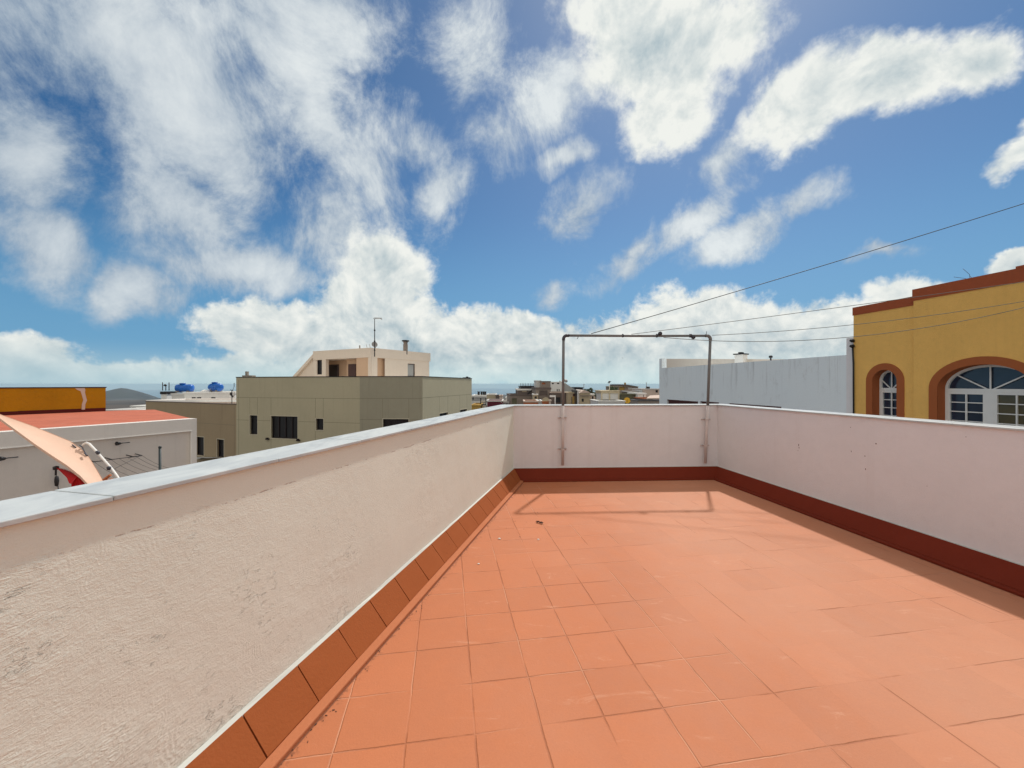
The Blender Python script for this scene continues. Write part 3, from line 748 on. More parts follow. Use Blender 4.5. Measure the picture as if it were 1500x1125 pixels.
def strip(m, fr, inner, outer, d0, d1, zb):
    """arched band: inner and outer point lists with legs to zb, from depth d0 (front) to d1"""
    I = [(inner[0][0], zb)] + inner + [(inner[-1][0], zb)]; O = [(outer[0][0], zb)] + outer + [(outer[-1][0], zb)]
    for k in range(len(I) - 1):
        i0, i1, o0, o1 = I[k], I[k + 1], O[k], O[k + 1]
        m.hexa([fr.p(i0[0], d0, i0[1]), fr.p(i1[0], d0, i1[1]), fr.p(i1[0], d1, i1[1]), fr.p(i0[0], d1, i0[1])],
               [fr.p(o0[0], d0, o0[1]), fr.p(o1[0], d0, o1[1]), fr.p(o1[0], d1, o1[1]), fr.p(o0[0], d1, o0[1])])
zt1 = CZ + 2.07; zt2 = CZ + 2.22; zb1 = CZ + 1.855; zb2 = CZ + 1.95
A0 = archz(0); A1 = archz(1)
PR = -.055        # the right hand bay stands proud
sill0, sill1 = CZ - 1.25, CZ - 1.45
m = MB()
in0 = arch_pts(A0[0], A0[1], A0[3], A0[4]); in1 = arch_pts(A1[0], A1[1], A1[3], A1[4])
curve_wall(m, frR, a_y, a_f, GZ, zb1, [(in0, sill0)])
ac2 = A1[0] + 3.6; in2 = arch_pts(ac2, A1[1], A1[3], A1[4])
curve_wall(m, frR, a_f, a_end, GZ, zb2, [(in1, sill1), (in2, sill1)], PR)
m.face([frR.p(a_f, 0, GZ), frR.p(a_f, PR, GZ), frR.p(a_f, PR, zb2), frR.p(a_f, 0, zb2)])
m.face([frR.p(a_y, 0, GZ), frR.p(a_y, 8, GZ), frR.p(a_y, 8, zb1), frR.p(a_y, 0, zb1)])
m.fbox(frR, a_y + .002, a_end, .6, 8, GZ, zb1 - .3)
part('wall', m, M['ochre'], Yb)
m = MB()
m.fbox(frR, a_y - .02, a_f, -.012, .20, zb1, zt1)
m.fbox(frR, a_f - .02, a_end, PR - .012, .20, zb2, zt2); m.fbox(frR, aR(1492), a_end, PR - .016, .205, zt2, zt2 + .04)
m.fbox(frR, a_y - .02, a_y + .18, .20, 8, zb1, zt1)
part('roof_band', m, M['terracotta'], Yb)
def arch_window(A, inn, zb, d, two):
    ac, hw, bw, zs, rise, orise = A
    out = arch_pts(ac, hw + bw, zs, orise)
    m = MB(); strip(m, frR, inn, out, d - .014, d + .0, zb - .1)
    # reveal
    legs = [(inn[0][0], zb)] + inn + [(inn[-1][0], zb)]
    for p0, p1 in zip(legs, legs[1:]):
        m.face([frR.p(p0[0], d - .014, p0[1]), frR.p(p0[0], d + .24, p0[1]), frR.p(p1[0], d + .24, p1[1]), frR.p(p1[0], d - .014, p1[1])])
    part('window_surround', m, M['reveal'], Yb)
    dd = d + .20; fw = .05; zt_ = CZ - .135          # transom
    fin = arch_pts(ac, hw - fw, zs, rise - fw)
    m = MB(); strip(m, frR, fin, inn, dd, dd + .05, zb)
    m.fbox(frR, ac - hw + fw, ac + hw - fw, dd - .006, dd + .05, zt_ - .035, zt_ + .035)
    # fan bars
    R0 = Vector((ac, zt_ + .035)); angs = (45, 90, 135) if not two else (31, 90, 149)
    for g in angs:
        g = radians(g)
        # reach to the inner arch
        t = 0
        while True:
            a_, z_ = ac + cos(g) * t, zt_ + sin(g) * t
            if abs(a_ - ac) >= hw - fw * .7 or z_ - CZ > zs + (rise - fw * .7) * sqrt(max(0, 1 - ((a_ - ac) / (hw - fw * .7)) ** 2)): break
            t += .004
        w = .011; pa = Vector((ac, zt_)); pb = Vector((a_, z_)); nn = Vector((-(pb - pa).y, (pb - pa).x)).normalized() * w
        q = [pa - nn, pb - nn, pb + nn, pa + nn]
        m.hexa([frR.p(v.x, dd + .006, v.y) for v in q], [frR.p(v.x, dd + .03, v.y) for v in q])
    if two:
        m.fbox(frR, ac - .075, ac + .075, dd - .004, dd + .05, zb, zt_ - .035)
        leaves = [(ac - hw + fw, ac - .075), (ac + .075, ac + hw - fw)]
    else: leaves = [(ac - hw + fw, ac + hw - fw)]
    for l, r in leaves:
        f2 = .035
        m.fbox(frR, l, l + f2, dd - .002, dd + .04, zb, zt_ - .036); m.fbox(frR, r - f2, r, dd - .002, dd + .04, zb, zt_ - .036)
        m.fbox(frR, l + f2, r - f2, dd - .002, dd + .04, zt_ - .036 - f2 * 1.4, zt_ - .036)
        mid_ = (l + r) / 2; m.fbox(frR, mid_ - .012, mid_ + .012, dd + .003, dd + .03, zb, zt_ - .08)
        z = zt_ - .08 - .185
        while z > zb: m.fbox(frR, l + f2, r - f2, dd + .004, dd + .028, z - .010, z + .010); z -= .20
    w = part('window', m, M['frame_white'], Yb)
    g = MB(); legs = [(ac - hw + .01, zb)] + arch_pts(ac, hw - .01, zs, rise - .01) + [(ac + hw - .01, zb)]
    g.face([frR.p(a_, dd + .045, z_) for a_, z_ in legs]); part('pane', g, M['glass'], w)
    if two:
        g = MB(); g.fbox(frR, ac + .11, ac + hw - fw - .035, dd + .034, dd + .042, zb, zt_ - .085); part('pane', g, M['glass_room'], w)
arch_window(A0, in0, sill0, 0.0, False)
arch_window(A1, in1, sill1, PR, True)
arch_window((ac2, *A1[1:]), in2, sill1, PR, True)
# thin dry stalks on the roof edge
m = MB(); c = frR.p(aR(1405), .3, zt2)
for dx, dz in ((-.25, .12), (-.05, .30), (.1, .14), (.22, .1)): m.tube([c, c + Vector((dx * .4, 0, dz * .5)), c + Vector((dx, .1, dz))], .004, 5)
solo('dry_stalks', m, M['twig'], 'wispy dry weed stalks on the terracotta edge of the yellow building', 'weed')

# street pole out of frame carrying the cables
PB = Vector((9.3, 5.82, GZ))
m = MB(); m.tube([PB, PB + Vector((0, 0, 11.9))], [.13, .09], 14)
pole = thing('utility_pole', 'tall grey street pole holding the overhead cables', 'utility pole', PB); part('shaft', m, M['concrete'], pole)
def cable(pts_px, Y_start, end, lab, mat, r=.006, start=None):
    """pts_px: image marks of the cable; it runs in one vertical plane from the pipe frame to the pole"""
    x0 = (pts_px[0][0] - 750) / F * Y_start
    S = Vector((x0, Y_start)); E2 = Vector((end[0], end[1])); u = E2 - S
    tz = []
    for px, py in pts_px:
        q = (px - 750) / F; t = (q * S.y - S.x) / (u.x - q * u.y); tz.append((t, pz(py, S.y + u.y * t)))
    # least squares parabola z(t)
    import itertools
    n = len(tz); Sx = [sum(t ** k for t, _ in tz) for k in range(5)]; Sy = [sum(z * t ** k for t, z in tz) for k in range(3)]
    A_ = Matrix(((Sx[0], Sx[1], Sx[2]), (Sx[1], Sx[2], Sx[3]), (Sx[2], Sx[3], Sx[4]))); co = A_.inverted() @ Vector(Sy)
    pts = []
    for k in range(41):
        t = k / 40; q = S + u * t; pts.append(Vector((q.x, q.y, co[0] + co[1] * t + co[2] * t * t)))
    m = MB(); m.tube(pts, r, 8)
    solo('overhead_cable', m, mat, lab, 'cable', base=pts[0], group='overhead cables')
cable([(866, 489.3), (1005, 447.5), (1200, 391.5), (1350, 345), (1500, 298)], 6.36, (9.25, 5.9), 'highest dark cable climbing steeply above the yellow building', M['cable'], .0055)
cable([(925, 489.5), (1060, 472.5), (1220, 452.8), (1340, 433.6), (1500, 413.5)], 6.42, (9.25, 5.85), 'second cable from the top, crossing the terracotta roof band', M['cable_light'], .0042)
cable([(1043, 490.6), (1120, 487.2), (1220, 479.7), (1340, 463.6), (1500, 442)], 6.52, (9.25, 5.8), 'third cable from the top, leaving the right corner of the pipe frame', M['cable_light'], .0042)
cable([(972, 492.5), (1043, 500.6), (1130, 502.0), (1220, 496), (1340, 479), (1500, 452)], 6.44, (9.25, 5.75), 'lowest sagging cable from the pulley on the pipe frame', M['cable_light'], .0045)

# ------------------------------------------------------------------ left neighbour: grey patio wall, red roof, orange parapet
NBt = thing('neighbour_house', 'low grey house with faded red roof left of the terrace', 'house', (-11.5, 12, -2.4))
frN = Fr(-10.64, 8.37, -9.145, 11.68); 
if frN.n.x > 0: frN.n = -frN.n
Nroof = CZ - 1.0
aL = -7.0; aE = frN.a(288.3)
# band (parapet fascia) and pillar proud, recessed panel behind
za = frN.at(281, 631)[1]; 
m = MB(); m.fbox(frN, aL, aE, 0, .12, Nroof - .335, Nroof - .001); m.fbox(frN, frN.a(281), aE, 0, .12, -3.2, Nroof - .335)
m.fbox(frN, aL, aE - .0, .12, .30, Nroof - .30, Nroof)
part('fascia', m, M['grey_front'], NBt)
m = MB(); m.fbox(frN, aL, frN.a(280), .075, .4, -3.2, Nroof - .336); m.fbox(frN, frN.a(280), aE - .003, .121, .4, -3.2, Nroof - .336)
part('wall', m, M['grey_panel'], NBt)
m = MB(); m.fbox(frN, aL, frN.a(280.6), -.012, .10, Nroof - .352, Nroof - .337); m.fbox(frN, frN.a(280.2), frN.a(281.0), -.004, .10, -3.2, Nroof - .352)
part('drip_edge', m, M['white'], NBt)
# roof sheet: slopes very slightly; polygon in plan
R0 = frN.p(aL, .30, 0); R1 = frN.p(aE, .30, 0)
OW0 = Vector((-16.35, 12.8)); OW1 = Vector((-15.03, 14.9)); ow = (OW1 - OW0).normalized(); OWs = OW0 - ow * 12
m = MB(); m.prism([(R0.x, R0.y), (R1.x, R1.y), (OW1.x + 1.0, OW1.y + .9), (OW1.x, OW1.y + .3), (OWs.x, OWs.y)], -3.0, Nroof - .004)
m.cur = 1
part('roof', m, [M['roof_red'], M['grey_front']], NBt)
zO = pz(568.1, 14.9)
frO = Fr(OWs.x, OWs.y, OW1.x, OW1.y)
if frO.n.x > 0: frO.n = -frO.n
m = MB(); m.fbox(frO, 0, frO.L, 0, .25, Nroof - .1, zO); ow_ = part('parapet', m, M['orange_wall'], NBt)
m = MB(); m.fbox(frO, 0, frO.L + .02, -.02, .27, zO, zO + .035); part('parapet_cap', m, M['steel_dark'], ow_)
m = MB()
for k in range(14):
    a0, a1 = frO.L * k / 14, frO.L * (k + 1) / 14; h = .12 + .01 * sin(k * 1.7)
    m.fbox(frO, a0, a1 - .001, -.006, 0, Nroof - .05, Nroof + h + random.uniform(-.01, .01))
part('painted_base', m, M['maroon'], ow_)
# bare plaster patch running down the orange wall
pl = [(109.5, 568.3), (113, 571), (118, 573), (120, 579), (122, 586), (120, 592), (119.5, 600)]; pr = [(124, 568.3), (125, 571), (124.5, 575), (126, 581), (127.5, 586.5), (125, 592), (124.5, 600)]
m = MB(); m.grid([[frO.p(frO.a(x, -.012), -.012, frO.at(x, y, -.012)[1]), frO.p(frO.a(x2, -.012), -.012, frO.at(x2, y2, -.012)[1]), frO.p(frO.a(x2, -.002), -.002, frO.at(x2, y2)[1])] for (x, y), (x2, y2) in zip(pl, pr)], smooth=False)
part('bare_plaster_patch', m, M['patch'], ow_)
# patio floor
m = MB(); q = [frN.p(aL, 0, 0), frN.p(aE + .0, 0, 0), Vector((-4.0, 13.6, 0)), Vector((-1.9 - .25, 0, 0)), Vector((-4, -4, 0))]
m.prism([(p.x, p.y) for p in q], -2.75, -2.45); struct('patio_floor', m, M['patio'])
# wall lamps
def wall_lamp(px, py, lab):
    a, z = frN.at(px, py); c = frN.p(a, 0, z); n = -Vector((frN.n.x, frN.n.y, 0)); u = Vector((frN.u.x, frN.u.y, 0))
    t = thing('wall_lamp', lab, 'wall lamp', frN.p(a, .07, z), 'black spot lamps on the grey wall')
    m = MB(); m.lathe(c + n * .08, [(0, -.05), (.03, -.04), (.045, .02), (.05, .05), (.04, .05), (0, .04)], 16, axis=(-u * .75 + Vector((0, 0, .1)) + n * .3)); part('lamp_head', m, M['black'], t)
    m = MB(); m.tube([c + n * -.07, c + n * .06, c + n * .07 + u * .22], .012, 8); part('arm', m, M['black'], t)
wall_lamp(171.5, 649.3, 'black spot lamp in the middle of the grey patio wall')
wall_lamp(1, 671.5, 'black spot lamp at the left edge of the grey patio wall')
# drain pipe tap with a hanging cord, at the left of the parasols
a, z = frN.at(84, 686, -.05); c = frN.p(a, -.02, z); m = MB()
m.tube([c + Vector((0, 0, .02)), c + Vector((-.02, 0, .0)), c + Vector((-.0, -.02, -.16))], .018, 8)
m.lathe(c + Vector((0.02, -.02, -.28)), [(0, -.13), (.03, -.11), (.04, 0), (.03, .1), (0, .12)], 10); m.tube([c + Vector((.03, 0, -.4)), c + Vector((.06, 0, -.7)), c + Vector((.05, 0, -1.1))], .012, 6)
solo('hose_reel', m, M['steel_dark'], 'dark pulley with hanging cord on the grey wall left of the red parasol', 'pulley')
# clothes line: arm on the wall, six lines, green post
CLt = thing('clothes_line', 'fan of thin clothes lines strung from a dark arm on the grey patio wall', 'clothes line', frN.p(frN.a(200), -.3, -2.4))
ab0, ab1 = frN.at(138, 676.5, -.25), frN.at(208, 667.3, -.25)
b0, b1 = frN.p(ab0[0], -.25, ab0[1]), frN.p(ab1[0], -.25, ab1[1])
m = MB(); m.tube([b0, b1], .009, 8); 
for t in (0, .35, .8, 1): c = lerp(b0, b1, t); m.tube([c, c + Vector((frN.n.x, frN.n.y, 0)) * .33 + Vector((0, 0, .02))], .012, 6)
m.tube([lerp(b0, b1, .72), lerp(b0, b1, 1)], .014, 6)
part('arm', m, M['steel_dark'], CLt)
for k, (t, ex, ey) in enumerate(((1, 283, 689), (.86, 281, 692), (.68, 277, 694), (.5, 262, 697), (.33, 245, 700), (.15, 228, 703), (0, 216, 706))):
    s_ = lerp(b0, b1, t); e_ = P(ex, ey, 8.6 + .25 * (6 - k) * .6); m = MB()
    m.tube([lerp(s_, e_, q / 8) - Vector((0, 0, .12 * 4 * (q / 8) * (1 - q / 8))) for q in range(9)], .0035, 5); part('line', m, M['steel_dark'], CLt)
m = MB(); s_, e_ = lerp(b0, b1, .97), P(165, 688, 7.0); m.tube([s_, e_], .0035, 5); part('line', m, M['steel_dark'], CLt)
c = P(234.3, 656.2, 8.0); m = MB(); m.tube([Vector((c.x, c.y, -2.45)), c], .023, 12); m.lathe(c, [(0, 0), (.027, 0), (.027, .03), (0, .04)], 12)
solo('line_post', m, M['dark_green'], 'dark green metal post standing before the grey patio wall', 'post')
# cantilever parasol with peach canvas
Pt = thing('cantilever_parasol', 'peach canvas cantilever parasol tilted behind the left parapet', 'parasol', (-4.6, 6.0, -2.45))
far = [P(-40, 591, 6.3), P(0, 607.2, 6.2), P(50, 625, 6.05), P(103, 646.5, 5.9), P(118, 657, 5.75), P(130, 669, 5.6), P(143, 690, 5.35), P(158, 716, 5.05)]
near = [P(-42, 592.5, 6.2), P(0, 613.2, 5.8), P(24, 631, 5.6), P(50, 650, 5.45), P(75, 667, 5.3), P(98, 682, 5.15), P(118, 698, 4.95), P(142, 724, 4.7)]
rows = []
for a_, b_ in zip(far, near):
    rows.append([lerp(a_, b_, t) + Vector((0, 0, -.05 * 4 * t * (1 - t))) for t in (0, .25, .5, .75, 1)])
m = MB()
for ra in (rows[:5], rows[4:]): m.grid(ra); m.grid([[p - Vector((0, 0, .008)) for p in r] for r in ra])
for e in (0, -1):
    m.grid([[r[e] + Vector((0, 0, .006)), r[e] + Vector((0, 0, -.03))] for r in rows], smooth=False)
part('canopy', m, M['peach'], Pt)
m = MB(); pts = [P(120, 655.5, 5.75), P(123, 650.5, 5.75), P(126.5, 648.6, 5.75), P(131, 650.5, 5.75), P(140, 660, 5.7), P(150, 671.5, 5.65), P(158, 680.5, 5.6), P(163, 686, 5.58), P(171, 697, 5.5), P(180, 711, 5.45), P(196, 742, 5.4), P(206, 790, 5.4)]
m.tube(pts, .016, 12); b_ = pts[-1]; m.tube([b_, Vector((b_.x, b_.y, -2.45))], .028, 12)
arm = part('mast', m, M['whitepole'], Pt)
for x_, y_ in ((143, 663), (162, 684.5)): m = MB(); c = P(x_, y_, 5.64); m.lathe(c, [(0, -.02), (.021, -.02), (.021, .02), (0, .02)], 10, axis=(pts[6] - pts[5])); part('collar', m, M['galv_dark'], arm)
m = MB(); m.lathe(P(159.5, 686, 5.55), [(0, -.03), (.02, -.02), (.025, .02), (0, .03)], 8); part('collar', m, M['galv_dark'], arm)
m = MB(); m.tube([P(106, 651.5, 5.8), P(111, 655.5, 5.75)], .008, 6); m.tube([P(117, 652.5, 5.75), P(121, 656, 5.7), P(124, 662, 5.65), P(128, 667.5, 5.6)], .007, 6); m.tube([P(124, 664, 5.6), P(127, 667, 5.55)], .010, 6)
part('clip', m, M['galv_dark'], Pt)
# red parasol under it
Rp = thing('red_parasol', 'half folded red parasol under the peach canvas', 'parasol', (-5.0, 4.95, -2.45))
ap = P(82, 684.5, 5.35); m = MB()
ring = [P(97, 687.5, 5.5), P(113, 694.5, 5.5), P(126, 703, 5.35), P(139, 716, 5.1), P(128, 726, 4.85), P(112, 728, 4.8), P(104, 722, 4.85), P(104.5, 709, 4.9), P(98, 700, 5.05)]
rc = sum(ring, Vector()) / len(ring) + Vector((0, 0, .10))
for q0, q1 in zip(ring, ring[1:] + ring[:1]):
    mm_ = (q0 + q1) / 2 + Vector((0, 0, -.03)); m.face([rc, q0, mm_]); m.face([rc, mm_, q1])
m.face([ap, ring[0], rc]); m.face([ap, rc, ring[8]]); m.face([ap, ring[8], ring[0] - Vector((0, 0, .1))])
part('canopy', m, M['red'], Rp)
m = MB(); m.grid([[P(90, 686, 5.42), P(90.5, 687.2, 5.40)], [P(100, 689, 5.40), P(100, 690.5, 5.38)], [P(112, 695.5, 5.36), P(111.5, 697, 5.34)]]); m.tube([ap, P(97, 688, 5.4), P(115, 696.5, 5.35)], .008, 5); part('white_piping', m, M['whitepole'], Rp)
m = MB(); m.lathe(ap + Vector((0, 0, -.01)), [(0, -.03), (.03, -.02), (.03, .02), (0, .03)], 8); c = P(112, 712, 5.0); m.tube([c, Vector((c.x, c.y, -2.45))], .022, 10); part('mast', m, M['steel_dark'], Rp)
m = MB(); c = P(155, 702, 5.0)
m.tube([P(152, 703, 5.0), P(156, 700, 5.0), P(160, 697, 5.0), P(162, 696, 5.0)], .016, 6); m.tube([c, P(157, 712, 5.0)], .02, 6); m.tube([P(162.5, 701, 5.0), P(163, 714, 5.0)], .016, 6); m.tube([P(150, 706, 5.0), P(157, 712, 5.0), P(172, 711, 5.0)], [.03, .05, .01], 8)
solo('plant_hooks', m, M['rust'], 'rusty brown hooks and pot rim between the parasol and the white mast', 'hooks')

# ------------------------------------------------------------------ khaki building
K = thing('khaki_building', 'large khaki apartment block with flat parapet and dark shuttered windows', 'building', (-11, 33, -7.4))
kb = .50
ZA, ZB, ZC, ZD = 31.0, 28.3, 28.05, 38.0
pA, pB, pC, pD = P(346, 0, ZA), P(527, 0, ZB), P(619, 0, ZC), P(691, 0, ZD)
zT = CZ + .50; KG = -8.0
f1, f2, f3 = Fr(pA.x, pA.y, pB.x, pB.y), Fr(pB.x, pB.y, pC.x, pC.y), Fr(pC.x, pC.y, pD.x, pD.y)
pE = Vector((-33.0, 36.3)); f0 = Fr(pE.x, pE.y, pA.x, pA.y)
zW = CZ - 1.58
def hole(fr, x0, x1, y0, y1, dp=.18):
    a0, z1_ = fr.at(x0, y0); a1, _ = fr.at(x1, y0); z0_ = fr.at(x0, y1)[1]; return (a0, a1, z0_, z1_, dp)
def joints(m, fr, specs, HH=()):
    for s_ in specs:
        if s_[0] == 'h':
            _, x0, x1, y = s_; a0 = fr.a(x0); a1 = fr.a(x1); z = fr.at(x0, y)[1]
            cuts = sorted([(h[0] - .05, h[1] + .05) for h in HH if h[2] < z < h[3]]); c_ = a0
            for ca, cb in cuts + [(a1, a1)]:
                if ca > c_: m.fbox(fr, c_, min(ca, a1), -.003, .003, z - .012, z + .012)
                c_ = max(c_, cb)
        else:
            _, x, y0, y1 = s_; a, zt_ = fr.at(x, y0); zb_ = fr.at(x, y1)[1]; m.fbox(fr, a - .010, a + .010, -.003, .003, zb_, zt_)
H1 = [hole(f1, 365.8, 377.2, 608.3, 636.2), hole(f1, 396.8, 436.0, 609.3, 641.8), hole(f1, 462.6, 473.8, 613.2, 629.8)]
H2 = [hole(f2, 561, 598.5, 613.8, 640)]
H3 = [hole(f3, 643.8, 656.2, 606, 625), hole(f3, 673.8, 684, 600.6, 615)]
H0 = [hole(f0, 287, 298.7, 639.5, 666.5), hole(f0, 318, 328, 643.2, 669.5)]
for nm, fr, HH, mt, zt_, js in (
    ('wall', f1, H1, 'khaki', zT, [('h', 347, 527, 582.2), ('v', 366, 582.5, 608), ('v', 377, 582.5, 608), ('v', 397, 582.5, 609), ('v', 462, 583, 613), ('v', 473.5, 583, 613), ('h', 347, 527, 615.0), ('v', 349.5, 556, 680), ('v', 462, 631, 660), ('v', 397, 642, 660)]),
    ('wall', f2, H2, 'khaki_shaded', zT, [('h', 527, 619, 583.6), ('v', 598.8, 584, 613), ('v', 560.5, 584, 613), ('h', 527, 619, 614.6)]),
    ('wall', f3, H3, 'khaki', zT, [('h', 619, 691, 582.8), ('v', 643.6, 581, 606), ('v', 656, 579.5, 606), ('v', 673.6, 578, 600), ('v', 684, 577.5, 600)]),
    ('wing_wall', f0, H0, 'khaki_brown', zW, [('h', 240, 345, 616), ('v', 343.5, 594, 680)])):
    m = MB(); m.cur = 0; facade(m, fr, 0, fr.L, KG, zt_, HH)
    m.cur = 1; joints(m, fr, js, HH); m.cur = 2
    for h in HH:
        e_ = .045; m.fbox(fr, h[0] - e_, h[0], -.012, .01, h[2] - e_, h[3] + e_); m.fbox(fr, h[1], h[1] + e_, -.012, .01, h[2] - e_, h[3] + e_); m.fbox(fr, h[0], h[1], -.012, .01, h[3], h[3] + e_); m.fbox(fr, h[0], h[1], -.02, .01, h[2] - e_, h[2])
    w = part(nm, m, [M[mt], M['khaki_joint'], M['khaki_trim']], K)
    m = MB(); m.fbox(fr, -.03, fr.L + .03, -.03, .24, zt_, zt_ + .05); part('parapet_cap', m, M['steel_dark'] if nm != 'wing_wall' else M['brick_dark'], w)
    m = MB(); m.fbox(fr, 0.01, fr.L - .01, .24, .26, zt_ - 1.0, zt_ - .002)
    part('parapet_back', m, M['white_grey'], w)
for fr, HH, cfg in ((f1, H1, ((1, 1), (4, 1), (1, 1))), (f2, H2, ((4, 1),)), (f3, H3, ((2, 1), (2, 1))), (f0, H0, ((1, 1), (1, 1)))):
    for h, (c, r) in zip(HH, cfg): window(K, fr, h, M['shutter'], M['dark_void'], .06, c, r, bar=.06)
# sills brackets
h = H1[1]
for a in (h[0] - .25, h[1] + .1): m = MB(); m.fbox(f1, a - .12, a + .12, -.14, .0, h[2] - .12, h[2] - .02); m.fbox(f1, a - .04, a + .04, -.2, 0, h[2] - .05, h[2] + .04); part('shutter_stay', m, M['shutter'], K)
m = MB(); q0, q1, q2, q3 = f0.p(f0.a(290), -.9, pz(672, 32)), f0.p(f0.a(316), -.7, pz(670, 32)), f0.p(f0.a(326), -.05, pz(667, 32.5)), f0.p(f0.a(291), -.05, pz(667.5, 33.5))
m.grid([[lerp(q0, q1, t) + Vector((0, 0, .08 * sin(t * 9))) for t in (0, .2, .4, .6, .8, 1)], [lerp(q3, q2, t) for t in (0, .2, .4, .6, .8, 1)]]); part('awning', m, M['roof_grey'], K)
# roof decks closing the blocks
deck = [pA, pB, pC, pD]
m = MB(); m.prism([(pA.x + .05, pA.y + .26), (pB.x, pB.y + .26), (pC.x - .2, pC.y + .26), (pD.x - .27, pD.y), (pD.x - 9, pD.y + 6), (pA.x + .2, pA.y + 14)], KG, CZ - .52)
m.prism([(pE.x + .1, pE.y + .27), (pA.x - .0, pA.y + .27), (pA.x + .1, pA.y + 10), (pE.x + 2, pE.y + 8)], KG, zW - .7)
part('roof_deck', m, M['white_grey'], K)
# side of the tall block above the low wing
frs = Fr(pA.x, pA.y, pA.x + .2, pA.y + 14); m = MB(); m.fbox(frs, 0.001, frs.L, 0, -.2, zW - .5, zT); part('side_wall', m, M['khaki_brown'], K)
m = MB(); c = P(360, 553, 33); m.box(c.x - .3, c.x + .5, c.y, c.y + .5, zT - .8, pz(549.8, 33)); m.box(c.x - .05, c.x + .13, c.y, c.y + .2, pz(549.8, 33), pz(544, 33)); part('vent_stack', m, M['concrete'], K)
m = MB(); c = P(684, 553, 37.3); m.box(c.x - .4, c.x + .3, c.y, c.y + .3, zT + .05, zT + .12); m.box(c.x - .1, c.x + .1, c.y, c.y + .3, zT + .12, zT + .19); part('roof_hatch', m, M['steel_dark'], K)

# penthouse: stands on the roof deck
PH = thing('penthouse', 'cream rooftop penthouse with porch and slanted stair wall on the khaki block', 'penthouse', (-12, 36, CZ - .52))
zD = CZ - .52
hz = lambda py, Z: pz(py, Z)
Zc = 33.0; pc = P(542.7, 0, Zc); p_l = P(458.4, 0, 36.6); p_r = P(630.6, 0, 39.0)
g1, g2 = Fr(p_l.x, p_l.y, pc.x, pc.y), Fr(pc.x, pc.y, p_r.x, p_r.y)
ztop = pz(509.3, Zc); zbnd = pz(523.4, Zc)
m = MB()
m.fbox(g1, 0, g1.L, 0, .25, zbnd, ztop); m.fbox(g2, -.0, g2.L, 0.001, .25, zbnd, ztop)
pbk = Vector((p_l.x + g2.u.x * 7, p_l.y + g2.u.y * 7))
m.prism([(p_l.x + .1, p_l.y + .1), (pc.x, pc.y + .2), (p_r.x - .2, p_r.y), (pbk.x, pbk.y)], zbnd + .003, ztop - .25)
part('roof_slab', m, M['penthouse'], PH)
# left face: narrow window bay, column, porch recess with doors, blind wall, corner column
m = MB(); x = lambda u: 420 + u * .2045
hw = (g1.a(x(211)), g1.a(x(248)), hz(526.5 + 22, 36.2), hz(527.3, 36.2), .15)
facade(m, g1, 0, g1.a(x(252)), zD, zbnd, [hw], .06)
w1 = part('wall', m, M['penthouse'], PH); window(PH, g1, hw, M['shutter'], M['dark_void'], .05, d=.06)
m = MB(); m.fbox(g1, g1.a(x(252)), g1.a(x(280)), .0, .3, zD, zbnd); part('column', m, M['penthouse'], PH); m = MB(); m.fbox(g1, g1.a(x(600)) - .0, g1.L - .002, .002, .35, zD, zbnd); m.fbox(g2, 0, g2.a(x(650)), .004, .3, zD, zbnd); part('column', m, M['penthouse'], PH)
m = MB(); dR = 1.6; dh = [(g1.a(x(303), dR), g1.a(x(375), dR), zD, hz(533.2, 36), .08)]
facade(m, g1, g1.a(x(240), dR), g1.a(x(440)) + .1, zD, zbnd, [], dR); 
m.fbox(g1, g1.a(x(495)), g1.a(x(600)), .05, .25, zD, zbnd)
m.fbox(g1, g1.a(x(495)), g1.a(x(495)) + .15, .25, dR, zD, zbnd)
part('porch_wall', m, M['penthouse_in'], PH)
m = MB(); m.fbox(g1, g1.a(x(303), dR), g1.a(x(375), dR), dR - .06, dR - .005, zD, pz(533.6, 37)); dd_ = part('door', m, M['door_grey'], PH)
m = MB(); m.fbox(g1, g1.a(x(303), dR) + .2, g1.a(x(375), dR) - .2, dR - .08, dR - .061, zD + .2, pz(535.5, 37)); part('door_panel', m, M['shutter'], dd_)
m = MB(); m.fbox(g1, g1.a(x(440), .8), g1.a(x(494), .8), .8, .86, zD, pz(533.6, 35.5)); part('door', m, M['door_brown'], PH)
m = MB(); m.fbox(g1, g1.a(x(430), .9), g1.a(x(496), .9), .9, 1.1, zD, zbnd); part('porch_back', m, M['penthouse_in'], PH)
# right face
a_s = g2.a(x(650)); a_w = g2.a(x(705))
m = MB(); m.fbox(g2, a_s - .3, a_w + .9, .36, .5, zD, zbnd); part('recess_wall', m, M['penthouse_in'], PH)
hw2 = (g2.a(x(870)), g2.a(x(922)), zD + .1, hz(533, 37.2), .12)
m = MB(); facade(m, g2, a_w, g2.L - .12, zD, zbnd, [hw2], .05)
m.fbox(g2, g2.L - .14, g2.L - .12, .05, 5, zD, zbnd); part('wall', m, M['penthouse'], PH); window(PH, g2, hw2, M['door_grey'], M['roof_grey'], .07, 1, 2, d=.05)
